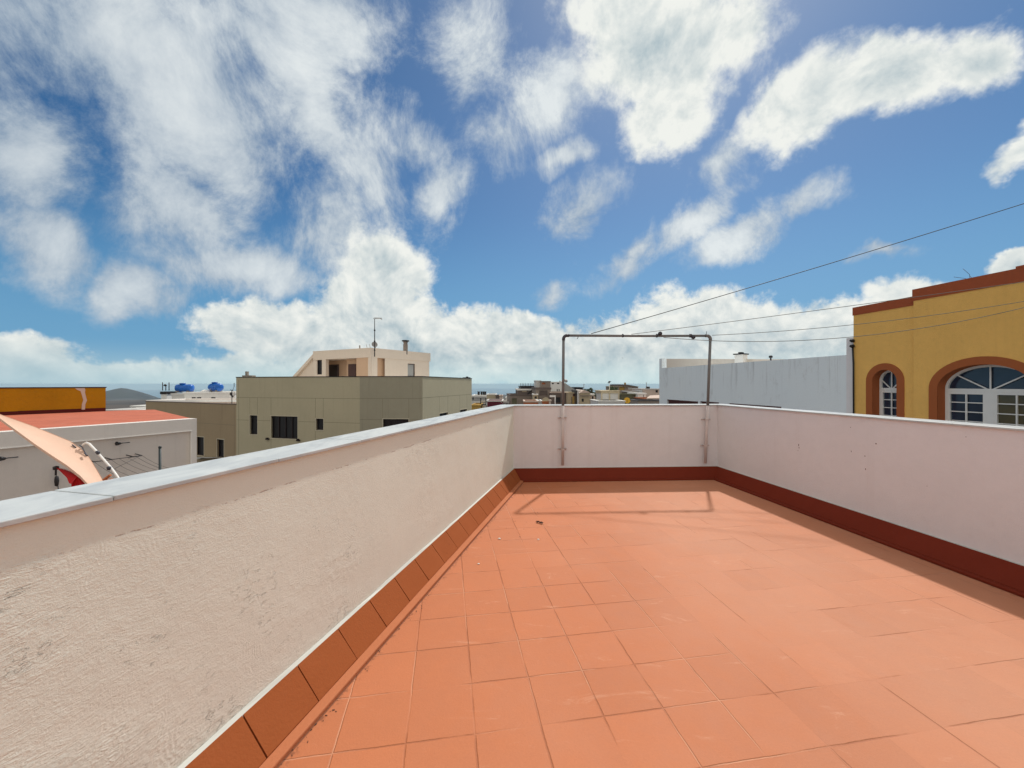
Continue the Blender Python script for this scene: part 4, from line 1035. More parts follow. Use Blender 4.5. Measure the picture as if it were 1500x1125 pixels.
# slanted stair wall at the left
s0 = P(458.4, 518.5, 36.62); s1 = P(428, 552, 38.2); frS = Fr(s1.x, s1.y, s0.x, s0.y); zb_ = zD
m = MB(); th = .32
m.hexa([frS.p(0, 0, s1.z - th), frS.p(frS.L, 0, s0.z - th), frS.p(frS.L, 2.2, s0.z - th), frS.p(0, 2.2, s1.z - th)], [frS.p(0, 0, s1.z), frS.p(frS.L, 0, s0.z), frS.p(frS.L, 2.2, s0.z), frS.p(0, 2.2, s1.z)])
st = part('slanted_roof', m, M['penthouse'], PH)
m = MB(); m.face([frS.p(0, .2, zb_), frS.p(frS.L, .2, zb_), frS.p(frS.L, .2, s0.z - th), frS.p(0, .2, s1.z - th)]); part('stair_wall', m, M['penthouse'], PH)
# rooftop gear
c = P(549.3, 0, 33.0); ztp = pz(467, 33)
An = thing('antenna_mast', 'tall thin television antenna mast on the corner of the penthouse', 'antenna', (c.x, c.y, pz(523, 33)))
m = MB(); m.tube([(c.x, c.y - .08, pz(522.5, 33)), (c.x, c.y - .08, ztp)], [.045, .028], 8); part('mast', m, M['steel_dark'], An)
for py in (484, 500, 513): m = MB(); m.lathe((c.x, c.y - .08, pz(py, 33)), [(0, -.05), (.07, -.05), (.07, .05), (0, .05)], 8); part('collar', m, M['steel_dark'], An)
m = MB(); b_ = Vector((c.x, c.y - .08, ztp)); m.tube([b_ - Vector((.12, 0, 0)), b_ + Vector((.6, 0, .0))], .022, 6)
for k in range(8): q = b_ + Vector((.02 + .075 * k, 0, 0)); m.tube([q + Vector((0, -.25 + .015 * k, .06)), q + Vector((0, .25 - .015 * k, .06))], .012, 5)
m.tube([b_ + Vector((.45, 0, 0)), b_ + Vector((.62, 0, -.08))], .02, 5); part('yagi', m, M['dishgrey'], An)
def dish(name, c, r, axis, mat, lab, pole_z, group=None):
    t = thing(name, lab, 'satellite dish', (c.x, c.y, pole_z), group); ax = Vector(axis).normalized()
    m = MB(); prof = [(r * k / 6, -.28 * r * (1 - (k / 6) ** 2)) for k in range(7)]
    m.lathe(c, prof + [(r * 1.02, .02 * r)], 20, axis=ax); part('reflector', m, mat, t)
    m = MB(); f_ = c + ax * r * .9; m.tube([c - Vector((0, 0, r * .8)), f_], r * .03, 6); m.lathe(f_, [(0, -.1 * r), (.08 * r, -.08 * r), (.08 * r, .08 * r), (0, .1 * r)], 8, axis=ax); part('feed_arm', m, M['steel_dark'], t)
    m = MB(); m.tube([Vector((c.x, c.y + .15, pole_z)), Vector((c.x, c.y + .12, c.z)), c - ax * .28 * r], .04, 6); part('mount', m, M['steel_dark'], t)
dish('satellite_dish', P(548.7, 504.5, 33.6), .24, (.5, -.8, .3), M['dishgrey'], 'small grey satellite dish beside the penthouse antenna mast', pz(511, 33.6))
for px, w_ in ((538, 'left thin'), (542.5, 'right thin')): m = MB(); c = P(px, 509, 34); m.tube([c - Vector((0, 0, .1)), c + Vector((-.08, 0, .28))], .02, 5); solo('aerial', m, M['dishgrey'], w_ + ' leaning aerial stub beside the small grey dish on the penthouse', 'aerial', group='aerial stubs')
m = MB(); c = P(527, 509.5, 34.5); m.tube([c - Vector((0, 0, .2)), c + Vector((0, 0, .22))], .06, 6)
solo('vent_pipe', m, M['dishgrey'], 'short thick vent pipe on the left half of the penthouse roof', 'vent')
c = P(594, 0, 36.5); Chm = thing('chimney', 'round brown chimney with a flat cap on the penthouse roof', 'chimney', (c.x, c.y, ztop - .3))
zt_ = pz(500.2, 36.5); m = MB(); m.lathe((c.x, c.y, ztop - .3), [(.20, 0), (.20, .1), (.21, zt_ - ztop + .0), (.17, zt_ - ztop + .10), (.22, zt_ - ztop + .3)], 14); part('flue', m, M['brick'], Chm)
m = MB(); m.lathe((c.x, c.y, zt_), [(.0, 0), (.32, .0), (.34, .09), (.22, .12), (0, .13)], 16); part('cap', m, M['steel_dark'], Chm)

# ------------------------------------------------------------------ generic houses of the town
def ground(x, y):
    r = hypot(x, y); z = -7.2 - .0272 * max(0, r - 45)
    return z
def house(label, x0, x1, yt, Z, mat, win=(), depth=8, rot=0.0, cap=None, cat='house', wmat=None, name='house', right_dep=None, cap_h=.18, extra=None):
    r0, r1 = (x0 - 750) / F, (x1 - 750) / F; u = Vector((cos(rot), sin(rot)))
    o = Vector((r0 * Z, Z)); L = (r1 * o.y - o.x) / (u.x - r1 * u.y)
    fr = Fr(o.x, o.y, o.x + u.x * L, o.y + u.y * L)
    zt_ = pz(yt, Z) - cap_h; g = ground(o.x, o.y) - 1
    t = thing(name, label, cat, (o.x + u.x * L / 2, o.y + u.y * L / 2, g + 1))
    hs = []
    for w in win:
        wx0, wx1, wy0, wy1 = w[:4]; a0, z1_ = fr.at(wx0, wy0); a1 = fr.a(wx1); z0_ = fr.at(wx0, wy1)[1]
        a0 = max(a0, .05); a1 = min(a1, L - .05)
        hs.append((a0, a1, z0_, min(z1_, zt_ - .05), .15))
    m = MB(); facade(m, fr, 0, L, g, zt_, hs)
    p = fr.p
    m.face([p(0, 0, g), p(0, depth, g), p(0, depth, zt_), p(0, 0, zt_)]); m.face([p(L, 0, g), p(L, depth, g), p(L, depth, zt_), p(L, 0, zt_)])
    m.face([p(0, depth, g), p(L, depth, g), p(L, depth, zt_), p(0, depth, zt_)]); m.face([p(0, .01, zt_ - .02), p(L, .01, zt_ - .02), p(L, depth, zt_ - .02), p(0, depth, zt_ - .02)])
    part('wall', m, M[mat], t)
    c_ = MB(); e = .08
    c_.fbox(fr, -e, L + e, -e, .15, zt_, zt_ + cap_h); c_.fbox(fr, -e, .15, .15, depth, zt_, zt_ + cap_h); c_.fbox(fr, L - .15, L + e, .15, depth, zt_, zt_ + cap_h)
    c_.fbox(fr, .15, L - .15, depth - .2, depth, zt_, zt_ + cap_h)
    part('parapet_cap', c_, M[cap or mat], t)
    for w, h in zip(win, hs):
        mt = w[4] if len(w) > 4 else 'dark_void'
        window(t, fr, h, M[mt] if mt != 'dark_void' else M['shutter'], M[mt], min(.08, (h[1] - h[0]) * .12), d=0)
    return t, fr, L, zt_
# far left whites
house('long white house with window slits carrying two blue tanks', 270, 344.5, 574.4, 50, 'white', [(280.5, 286.5, 581.8, 584), (288, 294.8, 581.8, 584), (309, 315.5, 581.8, 584)], 7, .05)
house('grey side wing joined to the left of the white house with tanks', 251.5, 269.8, 576.2, 50.3, 'white_grey', [], 6, -.05)
house('small square white stair tower topped by a dark band and aerials', 236, 244, 573.5, 52, 'white', [], 1.5, .0, cap='steel_dark', cap_h=.35)
house('flat pale pink rooftop in front of the white house with tanks', 216, 345, 586.2, 41, 'pinkish', [], 5, .02, cap='white')
house('low white terrace wall at the far end of the khaki wing', 191.5, 214, 594.2, 60, 'white', [(193, 199, 596, 599, 'concrete')], 6, .05)
house('long low pale grey flat house behind the orange parapet', 150, 215, 600.3, 42, 'white_grey', [], 6, .05)
def tank(px, py_b, Z, w, h, lab, ang):
    c = P(px, py_b, Z); t = thing('water_tank', lab, 'water tank', (c.x, c.y, c.z), 'blue plastic roof tanks')
    ax = Vector((cos(ang), sin(ang), 0)); m = MB(); r = h * .5
    m.lathe(c + Vector((0, 0, r)) - ax * w / 2, [(0, 0), (r * .55, .03), (r * .92, .12), (r, .28), (r * .97, .5 * w), (r, w - .28), (r * .92, w - .12), (r * .55, w - .03), (0, w)], 24, axis=ax)
    for k in (.28, .72):
        q = c + Vector((0, 0, r)) - ax * w / 2 + ax * w * k; m.lathe(q, [(r * 1.02, -.03), (r * 1.02, .03)], 24, axis=ax)
    part('tank_body', m, M['tank_blue'], t)
    m = MB(); q = c - ax * w * .12 + Vector((0, 0, h - .05)); m.lathe(q, [(.30, 0), (.30, .12), (.33, .13), (.33, .2), (0, .22)], 16); part('filler_cap', m, M['tank_blue'], t); m = MB(); q = c + ax * w * .3 + Vector((0, 0, h - .16)); m.lathe(q, [(.18, 0), (.18, .14), (0, .15)], 12)
    part('filler_cap', m, M['tank_blue'], t)
    for s in (-.3, .3): m = MB(); q = c + ax * s * w; m.box(q.x - .1, q.x + .1, q.y - .5, q.y + .5, c.z - .1, c.z + .12); part('cradle', m, M['concrete'], t)
tank(270.5, 573.9, 51.5, 2.05, .95, 'left blue water tank on the white house roof', .12)
tank(316, 573.2, 51.5, 2.2, 1.02, 'right blue water tank on the white house roof, near the antenna mast', -.5)
m = MB(); c = P(240, 569.8, 52)
for dx, h in ((-.42, .85), (.42, .85)): m.tube([c + Vector((dx, .3, -.2)), c + Vector((dx, .3, h))], .05, 5)
m.tube([c + Vector((0, .3, -.2)), c + Vector((0, .3, .45))], .05, 5); m.lathe(c + Vector((0, .2, .35)), [(0, 0), (.2, .05), (.1, .25), (0, .3)], 8)
solo('panel_aerials', m, M['steel_dark'], 'pair of upright panel aerials on the small white tower', 'aerial')
m = MB(); c = P(339.7, 592, 40.5)
m.tube([c, P(339.7, 572, 40.5)], .035, 6); m.lathe(P(338.6, 577, 40.5), [(0, -.2), (.12, -.1), (.12, .1), (0, .2)], 8); m.lathe(P(340.5, 580.5, 40.5), [(0, -.12), (.1, -.08), (.1, .08), (0, .12)], 8)
m.tube([P(337, 571, 40.5), P(341.5, 572, 40.5)], .03, 5); m.tube([P(343, 561, 40.5), P(343, 566.5, 40.5)], .03, 5); m.tube([P(343, 573, 40.5), P(343, 580, 40.5)], .02, 5); m.tube([P(341, 571.6, 40.5), P(343, 566, 40.5)], .02, 5)
solo('antenna_pole', m, M['steel_dark'], 'thin antenna pole in front of the pale pink roof beside the khaki block', 'antenna')
m = MB(); c = P(301, 574, 51); m.lathe(c, [(.6, 0), (.3, .22), (0, .3)], 14); solo('roof_dome', m, M['white'], 'low white dome light between the two blue tanks', 'skylight')

# centre cluster ------------------------------------------------------------
house('pale flat house far off right of the khaki block', 690, 726, 579.2, 120, 'white_grey', [(692, 694, 582, 585)], 12, .0, cap='white', cap_h=.3)
house('cream cube house with bright edge behind the dark pergola', 713, 726, 577.5, 105, 'beige', [], 8, .0, cap='white')
house('brown cube house right of the cream cube', 726, 731.5, 578.8, 100, 'brick_dark', [], 6)
house('small pink cube house on the skyline', 731.5, 736, 579.0, 98, 'pinkish', [], 6)
house('white bungalow with dark step close to the brown block', 735, 748, 588, 75, 'white_grey', [(741, 743.5, 590, 592)], 6, .0, cap='white', cap_h=.35)
house('tiny white hut roof on the sea skyline', 741, 746.5, 581.8, 110, 'white', [], 5)
house('low wine red house under the pergola line', 712, 736, 586.8, 70, 'wine', [(733.5, 735, 588, 590, 'white')], 8, .0, cap='white_grey')
house('ochre foot of a house right against the khaki block', 690.5, 703, 593, 60, 'mustard', [], 6)
for (x0, x1), w_ in zip(((699.5, 702.5), (704, 706.4), (707, 709), (709.4, 712)), ('widest, leftmost', 'second', 'third', 'rightmost')):
    c0, c1 = P(x0, 574, 121), P(x1, 574, 121); m = MB(); m.box(c0.x, c1.x, 121, 122, pz(578.5, 121), c0.z); m.box(c0.x - .08, c1.x + .08, 120.9, 122.1, c0.z, c0.z + .1)
    solo('chimney', m, M['steel_dark'], w_ + ' from the left of the dark chimneys on the far pale flat house' if w_[0] in 'st' else w_ + ' of the dark chimneys on the far pale flat house', 'chimney', group='dark chimneys on the far pale house')
m = MB(); z = 62
def bar_px(x0, y0, x1, y1, Z, d=.2):
    a, b = P(x0, y1, Z), P(x1, y0, Z); m.box(a.x, b.x, Z, Z + d, a.z, b.z)
for b_ in ((691, 582.5, 712.5, 583.8), (691, 585.3, 712.5, 586.6), (703.5, 583.8, 704.9, 585.3), (711.2, 583.8, 712.5, 585.3), (703.5, 586.6, 704.9, 593), (711.2, 586.6, 712.5, 594), (704.9, 592, 711.2, 593.2), (705, 594, 706, 599), (712, 594, 713, 598)): bar_px(*b_, z)
solo('pergola', m, M['steel_dark'], 'dark steel pergola frame right of the khaki block', 'pergola')
house('white panelled wall seen through the dark pergola', 704.5, 712, 586.7, 66, 'white_grey', [(705.5, 710.5, 589, 589.7)], 3)

house('brown block house with vertical cladding at the left of the centre group', 747.5, 779, 577.8, 72, 'brick', [(750, 757, 583.5, 592, 'olive')], 9, .08, cap='brick_dark', cap_h=.25)
house('dark upper storey with pale panel and white stair above the brown block', 758.5, 783, 569.5, 76, 'brick_dark', [(764.5, 771.5, 570.8, 574.2, 'beige')], 7, .05, cap='white', cap_h=.3)
house('charcoal roof room with railing posts on top of the dark storey', 762.7, 784, 565.3, 80, 'steel_dark', [], 6, .05)
m = MB()
for k in range(9): a, b = P(762.5 + k * 2.4, 565.3, 80.5), P(762.5 + k * 2.4, 561.3, 80.5); m.tube([a, b], .05, 5)
solo('roof_railing', m, M['steel_dark'], 'row of thin rebar posts above the charcoal roof room', 'railing')
m = MB(); a = P(772, 576.5, 75); b = P(779, 570.5, 75); c = P(783, 577.5, 75)
m.prism([(a.x, 75), (c.x, 75), (c.x, 75.3), (a.x, 75.3)], ground(0, 75), a.z); m.face([(a.x, 74.9, a.z), (b.x, 74.9, b.z), (b.x, 74.9, b.z - .35), (a.x, 74.9, a.z - .35)]); 
solo('outdoor_stair', m, M['steel_dark'], 'dark open stair against the dark upper storey', 'stair')
house('tall raw brown block tower in the middle of the centre group', 784.8, 806.8, 567.5, 68, 'brick', [(790, 802, 572, 579.5, 'brick_dark')], 8, .03, cap='brick_dark', cap_h=.35)
house('brown roof room on the tall brown tower', 792.5, 806.2, 558.2, 71, 'brick', [(794, 799, 560.5, 563, 'rust')], 5, .03, cap='brick_dark', cap_h=.12)
house('grey parapet corner with pale panel on the tall brown tower', 785.2, 792.3, 557.2, 72, 'white_grey', [(789.2, 791.8, 559.5, 563, 'white')], 4, .03)
house('white three storey house with small square windows behind the tower', 806.9, 824.2, 559.2, 82, 'white', [(808.5, 811.3, 559.8, 562.8), (816, 819.2, 559.8, 562.6), (815.6, 817, 570, 573.4), (818.3, 819.7, 570, 573.4)], 8, .04)
# sloping grey roof house
t, fr, L, zt_ = house('white house with long sloping grey roof right of the white storeys', 824.2, 846, 573.5, 84, 'white_grey', [], 8, .0)
m = MB(); q = [P(824.2, 560.5, 83.9), P(829, 562, 83.9), P(846, 573.3, 83.9), P(824.2, 573.3, 83.9)]
m.hexa(q, [v + Vector((0, 6, .5)) for v in q]); part('sloping_roof', m, M['roof_grey'], t)
m = MB(); m.tube([P(828.8, 564, 84), P(828.8, 557.5, 84)], .05, 5); m.lathe(P(829, 557.8, 84), [(0, -.1), (.4, 0), (.2, .1), (0, .1)], 10, axis=(.3, -1, .5)); solo('satellite_dish', m, M['dishgrey'], 'tiny dish on a stalk above the sloping grey roof', 'satellite dish')
house('cream garage with arched shadow below the dark stair', 781.3, 787.8, 577.2, 66, 'beige', [(783, 786.5, 580.5, 584)], 4, .0, cap='white', cap_h=.15)
house('long rust orange garden wall house with pale coping', 768, 788.2, 587.4, 56, 'rust', [], 5, .0, cap='pinkish')
house('pale panel between the two rust orange walls', 788.2, 794.6, 586.9, 56.2, 'white_grey', [], 5)
t, fr, L, zt_ = house('rust orange gable with cream rounded top', 794.8, 804, 587.8, 55.6, 'rust', [], 5, .0)
m = MB(); n_ = 12; pc0, pc1 = P(794.6, 587.8, 55.5), P(804.2, 587.8, 55.5); cx = (pc0.x + pc1.x) / 2; hwid = (pc1.x - pc0.x) / 2
arc = [(cx - hwid * cos(pi * k / n_), pc0.z + .42 * sin(pi * k / n_)) for k in range(n_ + 1)]
m.grid([[(x_, 55.5, z_), (x_, 56.5, z_)] for x_, z_ in arc]); m.face([(x_, 55.52, z_) for x_, z_ in arc])
m.grid([[(x_, 55.45, z_), (x_ , 55.45, z_ + .14)] for x_, z_ in arc]); part('rounded_top', m, M['beige'], t)
house('slim cream pillar right of the rust orange gable', 804.2, 807, 585.8, 55.4, 'pinkish', [], 1)
m = MB(); z = 58
for b_ in ((805.5, 579.2, 814, 581.8), (812.6, 581.8, 814, 592)): bar_px(*b_, z, .3)
solo('white_canopy', m, M['white'], 'white canopy frame with one leg beside the brown tower', 'canopy')
house('dark brown house behind the left pipe post', 807.2, 832.5, 574.6, 66, 'brick_dark', [(813.5, 821, 582, 590)], 8, .02, cap='pinkish', cap_h=.12)
house('beige house with pilasters and gable right of the left pipe post', 832, 846.8, 574.8, 64, 'beige', [(839.3, 844.2, 575.2, 580.5, 'wine'), (837.2, 838.4, 581.5, 592)], 6, .0)
for x0, x1, w_ in ((838.7, 841, 'left'), (841.8, 844.2, 'right')): m = MB(); a, b = P(x0, 592, 63.5), P(x1, 580.5, 63.5); m.lathe(((a.x + b.x) / 2, 63.5, -8.5), [((b.x - a.x) / 2, 0), ((b.x - a.x) / 2, b.z + 8.5)], 10); solo('column', m, M['mustard'], w_ + ' one of the two yellow cream columns left of the white column strip', 'column', group='yellow cream columns')
house('charcoal slot house left of the white column', 844.5, 849.2, 571.5, 62, 'steel_dark', [], 5)
house('white column house strip between charcoal slot and gabled beige house', 847, 849.8, 571, 61, 'white', [], 2)
t, fr, L, zt_ = house('beige gabled house with one square window in the centre group', 850, 864, 576.0, 60, 'beige', [(852, 855.2, 584, 588.5)], 7, .0)
m = MB(); q = [P(848.8, 575.9, 59.8), P(855.5, 571.2, 59.8), P(865.2, 575.2, 59.8)]
m.hexa([q[0], q[2], q[2] + Vector((0, 7, 0)), q[0] + Vector((0, 7, 0))], [q[1] - Vector((.02, 0, 0)), q[1] + Vector((.02, 0, 0)), q[1] + Vector((.02, 7, 0)), q[1] + Vector((-.02, 7, 0))]); part('gable_roof', m, M['pinkish'], t)
m = MB(); a, b = P(850, 580.3, 59.7), P(864, 579.0, 59.7); m.box(a.x, b.x, 59.7, 60, a.z, b.z); part('cornice', m, M['brick'], t)
house('dark flat roofed house on the skyline behind the gable', 841.5, 854, 567.2, 90, 'steel_dark', [], 7, .0)
m = MB(); m.tube([P(855.3, 571, 88), P(855.3, 562.5, 88)], .06, 5); m.tube([P(854.5, 563.5, 88), P(856.3, 563.5, 88)], .04, 5); solo('antenna_pole', m, M['dishgrey'], 'pale thin aerial behind the gabled beige house', 'antenna')
house('narrow pinkish house with cluttered balcony', 865.2, 872.6, 577.2, 62, 'pinkish', [(867.2, 869.4, 580.3, 585), (867.2, 872, 586, 592)], 5, .0, cap='white')
house('narrow olive house closing the cluster on the right', 872.6, 876.2, 577.8, 63, 'olive', [(873.2, 874.6, 583, 586, 'white')], 5, .0)
# trees between the houses
def bush(px, py_top, py_bot, Z, w, lab, seed):
    rnd = random.Random(seed); b = P(px, py_bot, Z); t_ = P(px, py_top, Z); g = ground(b.x, b.y)
    t = thing('tree', lab, 'tree', (b.x, b.y, g), 'dark trees between the houses')
    m = MB(); m.tube([(b.x, b.y, g), (b.x + .1, b.y, b.z), (b.x, b.y, (b.z + t_.z) / 2)], [.18, .13, .05], 7)
    for k in range(5): a = rnd.uniform(0, 6.28); m.tube([(b.x + .1, b.y, b.z), (b.x + cos(a) * w * .6, b.y + sin(a) * w * .6, lerp(b.z, t_.z, .7))], [.08, .02], 5)
    part('trunk', m, M['bark'], t)
    m = MB(); cz_ = (b.z + t_.z) / 2; hh = (t_.z - b.z) / 2
    cl = [(rnd.uniform(-1, 1), rnd.uniform(-1, 1), rnd.uniform(-1, 1)) for _ in range(14)]
    for k in range(900):
        q = rnd.choice(cl); s = rnd.uniform(.04, .11)
        c = Vector((b.x + (q[0] * .7 + rnd.gauss(0, .18)) * w, b.y + (q[1] * .7 + rnd.gauss(0, .18)) * w, cz_ + (q[2] * .75 + rnd.gauss(0, .14)) * hh))
        u_ = Vector((rnd.gauss(0, 1), rnd.gauss(0, 1), rnd.gauss(0, 1))).normalized(); v_ = u_.orthogonal().normalized()
        m.face([c - u_ * s, c + v_ * s * .5, c + u_ * s, c - v_ * s * .5])
    part('crown', m, M['leaf'], t)
bush(859.5, 569.5, 577, 70, .7, 'dark rounded treetop just right of the gable tip', 5)
bush(864.5, 567.8, 578, 70, .6, 'taller narrow dark treetop between gable and pinkish house', 6)
bush(870.5, 574.0, 579, 68, .6, 'low dark treetop over the pinkish house', 8)
bush(874.5, 576.5, 590, 60, .4, 'thin green shrub at the right corner of the centre cluster', 9)
# water deposit with columns, right of centre
house('low grey white wall house under the cream colonnade', 876.3, 915.5, 587.0, 50, 'white_grey', [], 5, .0, cap='white', cap_h=.1)
Dp = thing('cream_roof_pavilion', 'cream pavilion with moulded cornice on a white base', 'pavilion', (P(894, 0, 54).x, 54, ground(0, 54)))
frD = Fr(P(881, 0, 54).x, 54, P(907.5, 0, 54).x, 54); m = MB(); m.fbox(frD, .15, frD.L - .15, .1, 4, ground(0, 54), pz(576, 54)); part('wall', m, M['white_grey'], Dp)
m = MB(); m.fbox(frD, -.1, frD.L + .1, -.05, 4.1, pz(573.3, 54), pz(572.0, 54)); m.fbox(frD, 0, frD.L, 0, 4, pz(575.2, 54), pz(573.4, 54)); m.fbox(frD, -.06, frD.L + .06, -.03, 4.05, pz(576.2, 54), pz(575.3, 54)); part('cornice', m, M['beige'], Dp)
for px in (881.6, 893.0, 906.6): m = MB(); a = frD.a(px); m.fbox(frD, a - .07, a + .07, -.01, .2, ground(0, 54), pz(576.3, 54)); part('pilaster', m, M['beige'], Dp)
m = MB(); m.fbox(frD, .2, frD.L - .2, .06, .12, pz(587, 54), pz(585.6, 54)); part('shadow_gap', m, M['steel_dark'], Dp)
m = MB(); rnd = random.Random(4)
for px, tx, ty in ((894, 890, 566.5), (895, 892, 564.5), (896.5, 894, 563.8), (898, 895.5, 563.4), (899, 897.5, 565), (901, 900, 565.5), (902, 902, 565), (903, 904, 566)):
    a, b = P(px, 572, 55.5), P(tx, ty, 55.5); s = .09; mid_ = lerp(a, b, .5) + Vector((.05, 0, 0))
    m.grid([[a + Vector((-s, 0, 0)), a + Vector((0, -.04, 0)), a + Vector((s, 0, 0))], [mid_ + Vector((-s * .8, 0, 0)), mid_ + Vector((0, -.04, 0)), mid_ + Vector((s * .8, 0, 0))], [b + Vector((-.01, 0, 0)), b, b + Vector((.01, 0, 0))]], smooth=False)
m.lathe(P(898.5, 573, 55.5), [(.0, 0), (.35, 0), (.45, .25), (0, .25)], 12)
solo('agave_plant', m, M['leaf'], 'spiky agave in a pot on the cream pavilion roof', 'plant')
An2 = thing('antenna_mast', 'short antenna with a round head above the cream pavilion', 'antenna', P(892.5, 573, 54.6)); m = MB(); m.tube([P(892.7, 573, 54.6), P(892.7, 559, 54.6)], .04, 6); part('mast', m, M['white'], An2)
m = MB(); m.lathe(P(892.7, 559.4, 54.5), [(0, -.12), (.13, -.08), (.13, .06), (0, .12)], 10, axis=(.2, -1, .2)); m.tube([P(890, 560.3, 54.5), P(895.4, 558.5, 54.5)], .03, 5); m.tube([P(890.5, 562, 54.5), P(892, 560, 54.5)], .03, 5); part('head', m, M['steel_dark'], An2)
# right part of the centre
t, fr, L, zt_ = house('mustard brown house with pitched roof right of the pavilion', 905.5, 934.8, 566.0, 74, 'brick', [(907, 915, 565.5, 571.5, 'mustard'), (920, 926.5, 565.5, 570.5, 'white_grey')], 8, .05, cap='beige', cap_h=.1)
m = MB(); q = [P(905, 565.8, 73.8), P(905.5, 563, 73.8), P(918.5, 563.3, 73.8), P(935, 566.2, 73.8)]
m.hexa([q[0], q[3], q[3] + Vector((0, 6, 0)), q[0] + Vector((0, 6, 0))], [q[1], q[2], q[2] + Vector((0, 6, 0)), q[1] + Vector((0, 6, 0))]); part('pitched_roof', m, M['brick_dark'], t)
m = MB(); a, b = P(915.3, 563.5, 74), P(917, 560.4, 74); m.box(a.x, b.x, 74, 74.5, a.z - .5, b.z); part('chimney', m, M['mustard'], t)
house('olive concrete block behind the yellow dish', 909.5, 934.2, 576.8, 58, 'olive', [(927.5, 930, 578, 592, 'brick')], 6, .0)
house('grey olive wall strip joining pavilion and olive block', 905.5, 912, 577.5, 60, 'brick', [], 5)
dish('satellite_dish', P(918.7, 586.6, 55), .42, (-.1, -1, .35), M['yellow'], 'round yellow satellite dish before the olive block', pz(592, 55))
house('bright white wall house right of the olive block', 934.3, 946.3, 575.8, 57, 'white', [(942.3, 943.2, 578, 585)], 5, .0, cap='white')
house('long thin roof slab house above the bright white wall', 923.5, 942, 573.3, 63, 'brick_dark', [], 5, .0, cap='white_grey', cap_h=.1)
t, fr, L, zt_ = house('grey beige house with one dark square window next to the blue white building', 945, 969.2, 569.3, 60, 'pinkish', [(960.3, 963.8, 571.4, 575)], 6, .02, cap='white_grey', cap_h=.12)
house('grey gable end left of the grey beige house', 941, 945, 571.2, 61, 'white_grey', [], 5)
m = MB(); m.tube([P(946.9, 568, 59), P(946.9, 560.4, 59)], .04, 5); m.tube([P(946, 560.6, 59), P(947.6, 560.6, 59)], .03, 5); solo('antenna_pole', m, M['dishgrey'], 'thin pale aerial on the grey beige house', 'antenna')
m = MB(); c = P(952.3, 569.2, 60); m.lathe((c.x, 61, c.z - .02), [(.30, 0), (.30, .28), (.12, .33), (0, .33)], 14); solo('water_tank', m, M['steel_dark'], 'small black water tank on the grey beige house', 'water tank')
house('low house with pinkish red tiled awning beside the blue white building', 947, 969.3, 583.6, 52, 'brick_dark', [], 5, .0, cap='rust', cap_h=.12)
m = MB(); q = [P(947, 584.6, 51.4), P(952, 580.6, 53), P(969.2, 579.8, 53), P(969.2, 584.4, 51.4)]
m.hexa(q, [v + Vector((0, 0, .12)) for v in q]); solo('tiled_awning', m, M['pinkish'], 'pinkish tiled awning slope in front of the grey beige house', 'awning')
house('dark brown wall strip closing the view left of the blue white building', 934.3, 969.4, 586.2, 47, 'brick', [], 3, .0, cap='steel_dark', cap_h=.08)
# bird
c = P(912.4, 524.4, 60); m = MB()
m.grid([[c + Vector((-.22, 0, .06)), c + Vector((-.2, .06, .05))], [c, c + Vector((0, .12, 0))], [c + Vector((.22, 0, .07)), c + Vector((.2, .06, .06))]]); m.lathe(c + Vector((0, -.12, -.01)), [(0, 0), (.04, .06), (.05, .14), (.02, .26), (0, .34)], 8, axis=(0, 1, 0))
solo('bird', m, M['steel_dark'], 'tiny dark bird gliding above the far end of the terrace', 'bird')

# ------------------------------------------------------------------ land, street and sea
def land(x, y):
    r = hypot(x, y); z = ground(x, y)
    if r > 150:
        k = min(1, (r - 150) / 2500)
        z += k * (9 * sin(x / 610 + 1) * cos(y / 740) + 5 * sin(x / 233 + y / 310))
    d = hypot(x + 4290, y - 4430)       # volcano cone at px ~178
    if d < 900: z = max(z, z * 1.0 + (CZ - 52 - ground(-4290, 4430)) * max(0, 1 - (d / 325) ** 1.3))
    return z
m = MB(); NR, NA = 90, 240; rows = []
rr = [0] + [20 * (15500 / 20) ** (k / (NR - 1)) for k in range(NR)]
for r in rr:
    rows.append([(r * sin(2 * pi * a / NA), r * cos(2 * pi * a / NA), land(r * sin(2 * pi * a / NA), r * cos(2 * pi * a / NA)) if r < 15400 else -470) for a in range(NA)])
m.grid(rows, closed=True)
# finer patch for the cone
struct('hillside_land', m, M['land'])
m = MB(); n_ = 70; cx, cy = -4400, 4430; rows = []
for i in range(n_ + 1):
    row = []
    for j in range(n_ + 1):
        x_ = cx - 1200 + 2400 * i / n_; y_ = cy - 900 + 1800 * j / n_; e = min(i, j, n_ - i, n_ - j) / 6
        row.append((x_, y_, land(x_, y_) + (3.0 if e >= 1 else -8 + 11 * e)))
    rows.append(row)
m.grid(rows); struct('volcano_hill', m, M['hill'])
m = MB(); rows = []
for r in (9000, 12000, 16000, 22000, 30000, 41000): rows.append([(r * sin(2 * pi * a / 180), r * cos(2 * pi * a / 180), -452) for a in range(180)])
m.grid(rows, closed=True); struct('sea', m, M['sea'])
m = MB(); m.hexa([(4.8, -20, -6.9), (11.5, -20, -6.9), (7.0, 60, -6.9), (1.8, 60, -6.9)], [(4.8, -20, -6.7), (11.5, -20, -6.7), (7.0, 60, -6.7), (1.8, 60, -6.7)]); struct('street', m, M['asphalt'])

m_, t_h = nt('sea_air'); kk = N(t_h); pv = kk.n('ShaderNodeVolumePrincipled'); pv.inputs['Color'].default_value = (.62, .84, .97, 1); pv.inputs['Density'].default_value = 4.6e-5
oo = kk.n('ShaderNodeOutputMaterial'); kk.l(pv.outputs[0], oo.inputs['Volume']); m_.cycles.homogeneous_volume = True
m = MB(); m.box(-42000, 42000, -42000, 42000, -474, 9); hz_o = link('haze', m, m_); hz_o['kind'] = 'stuff'
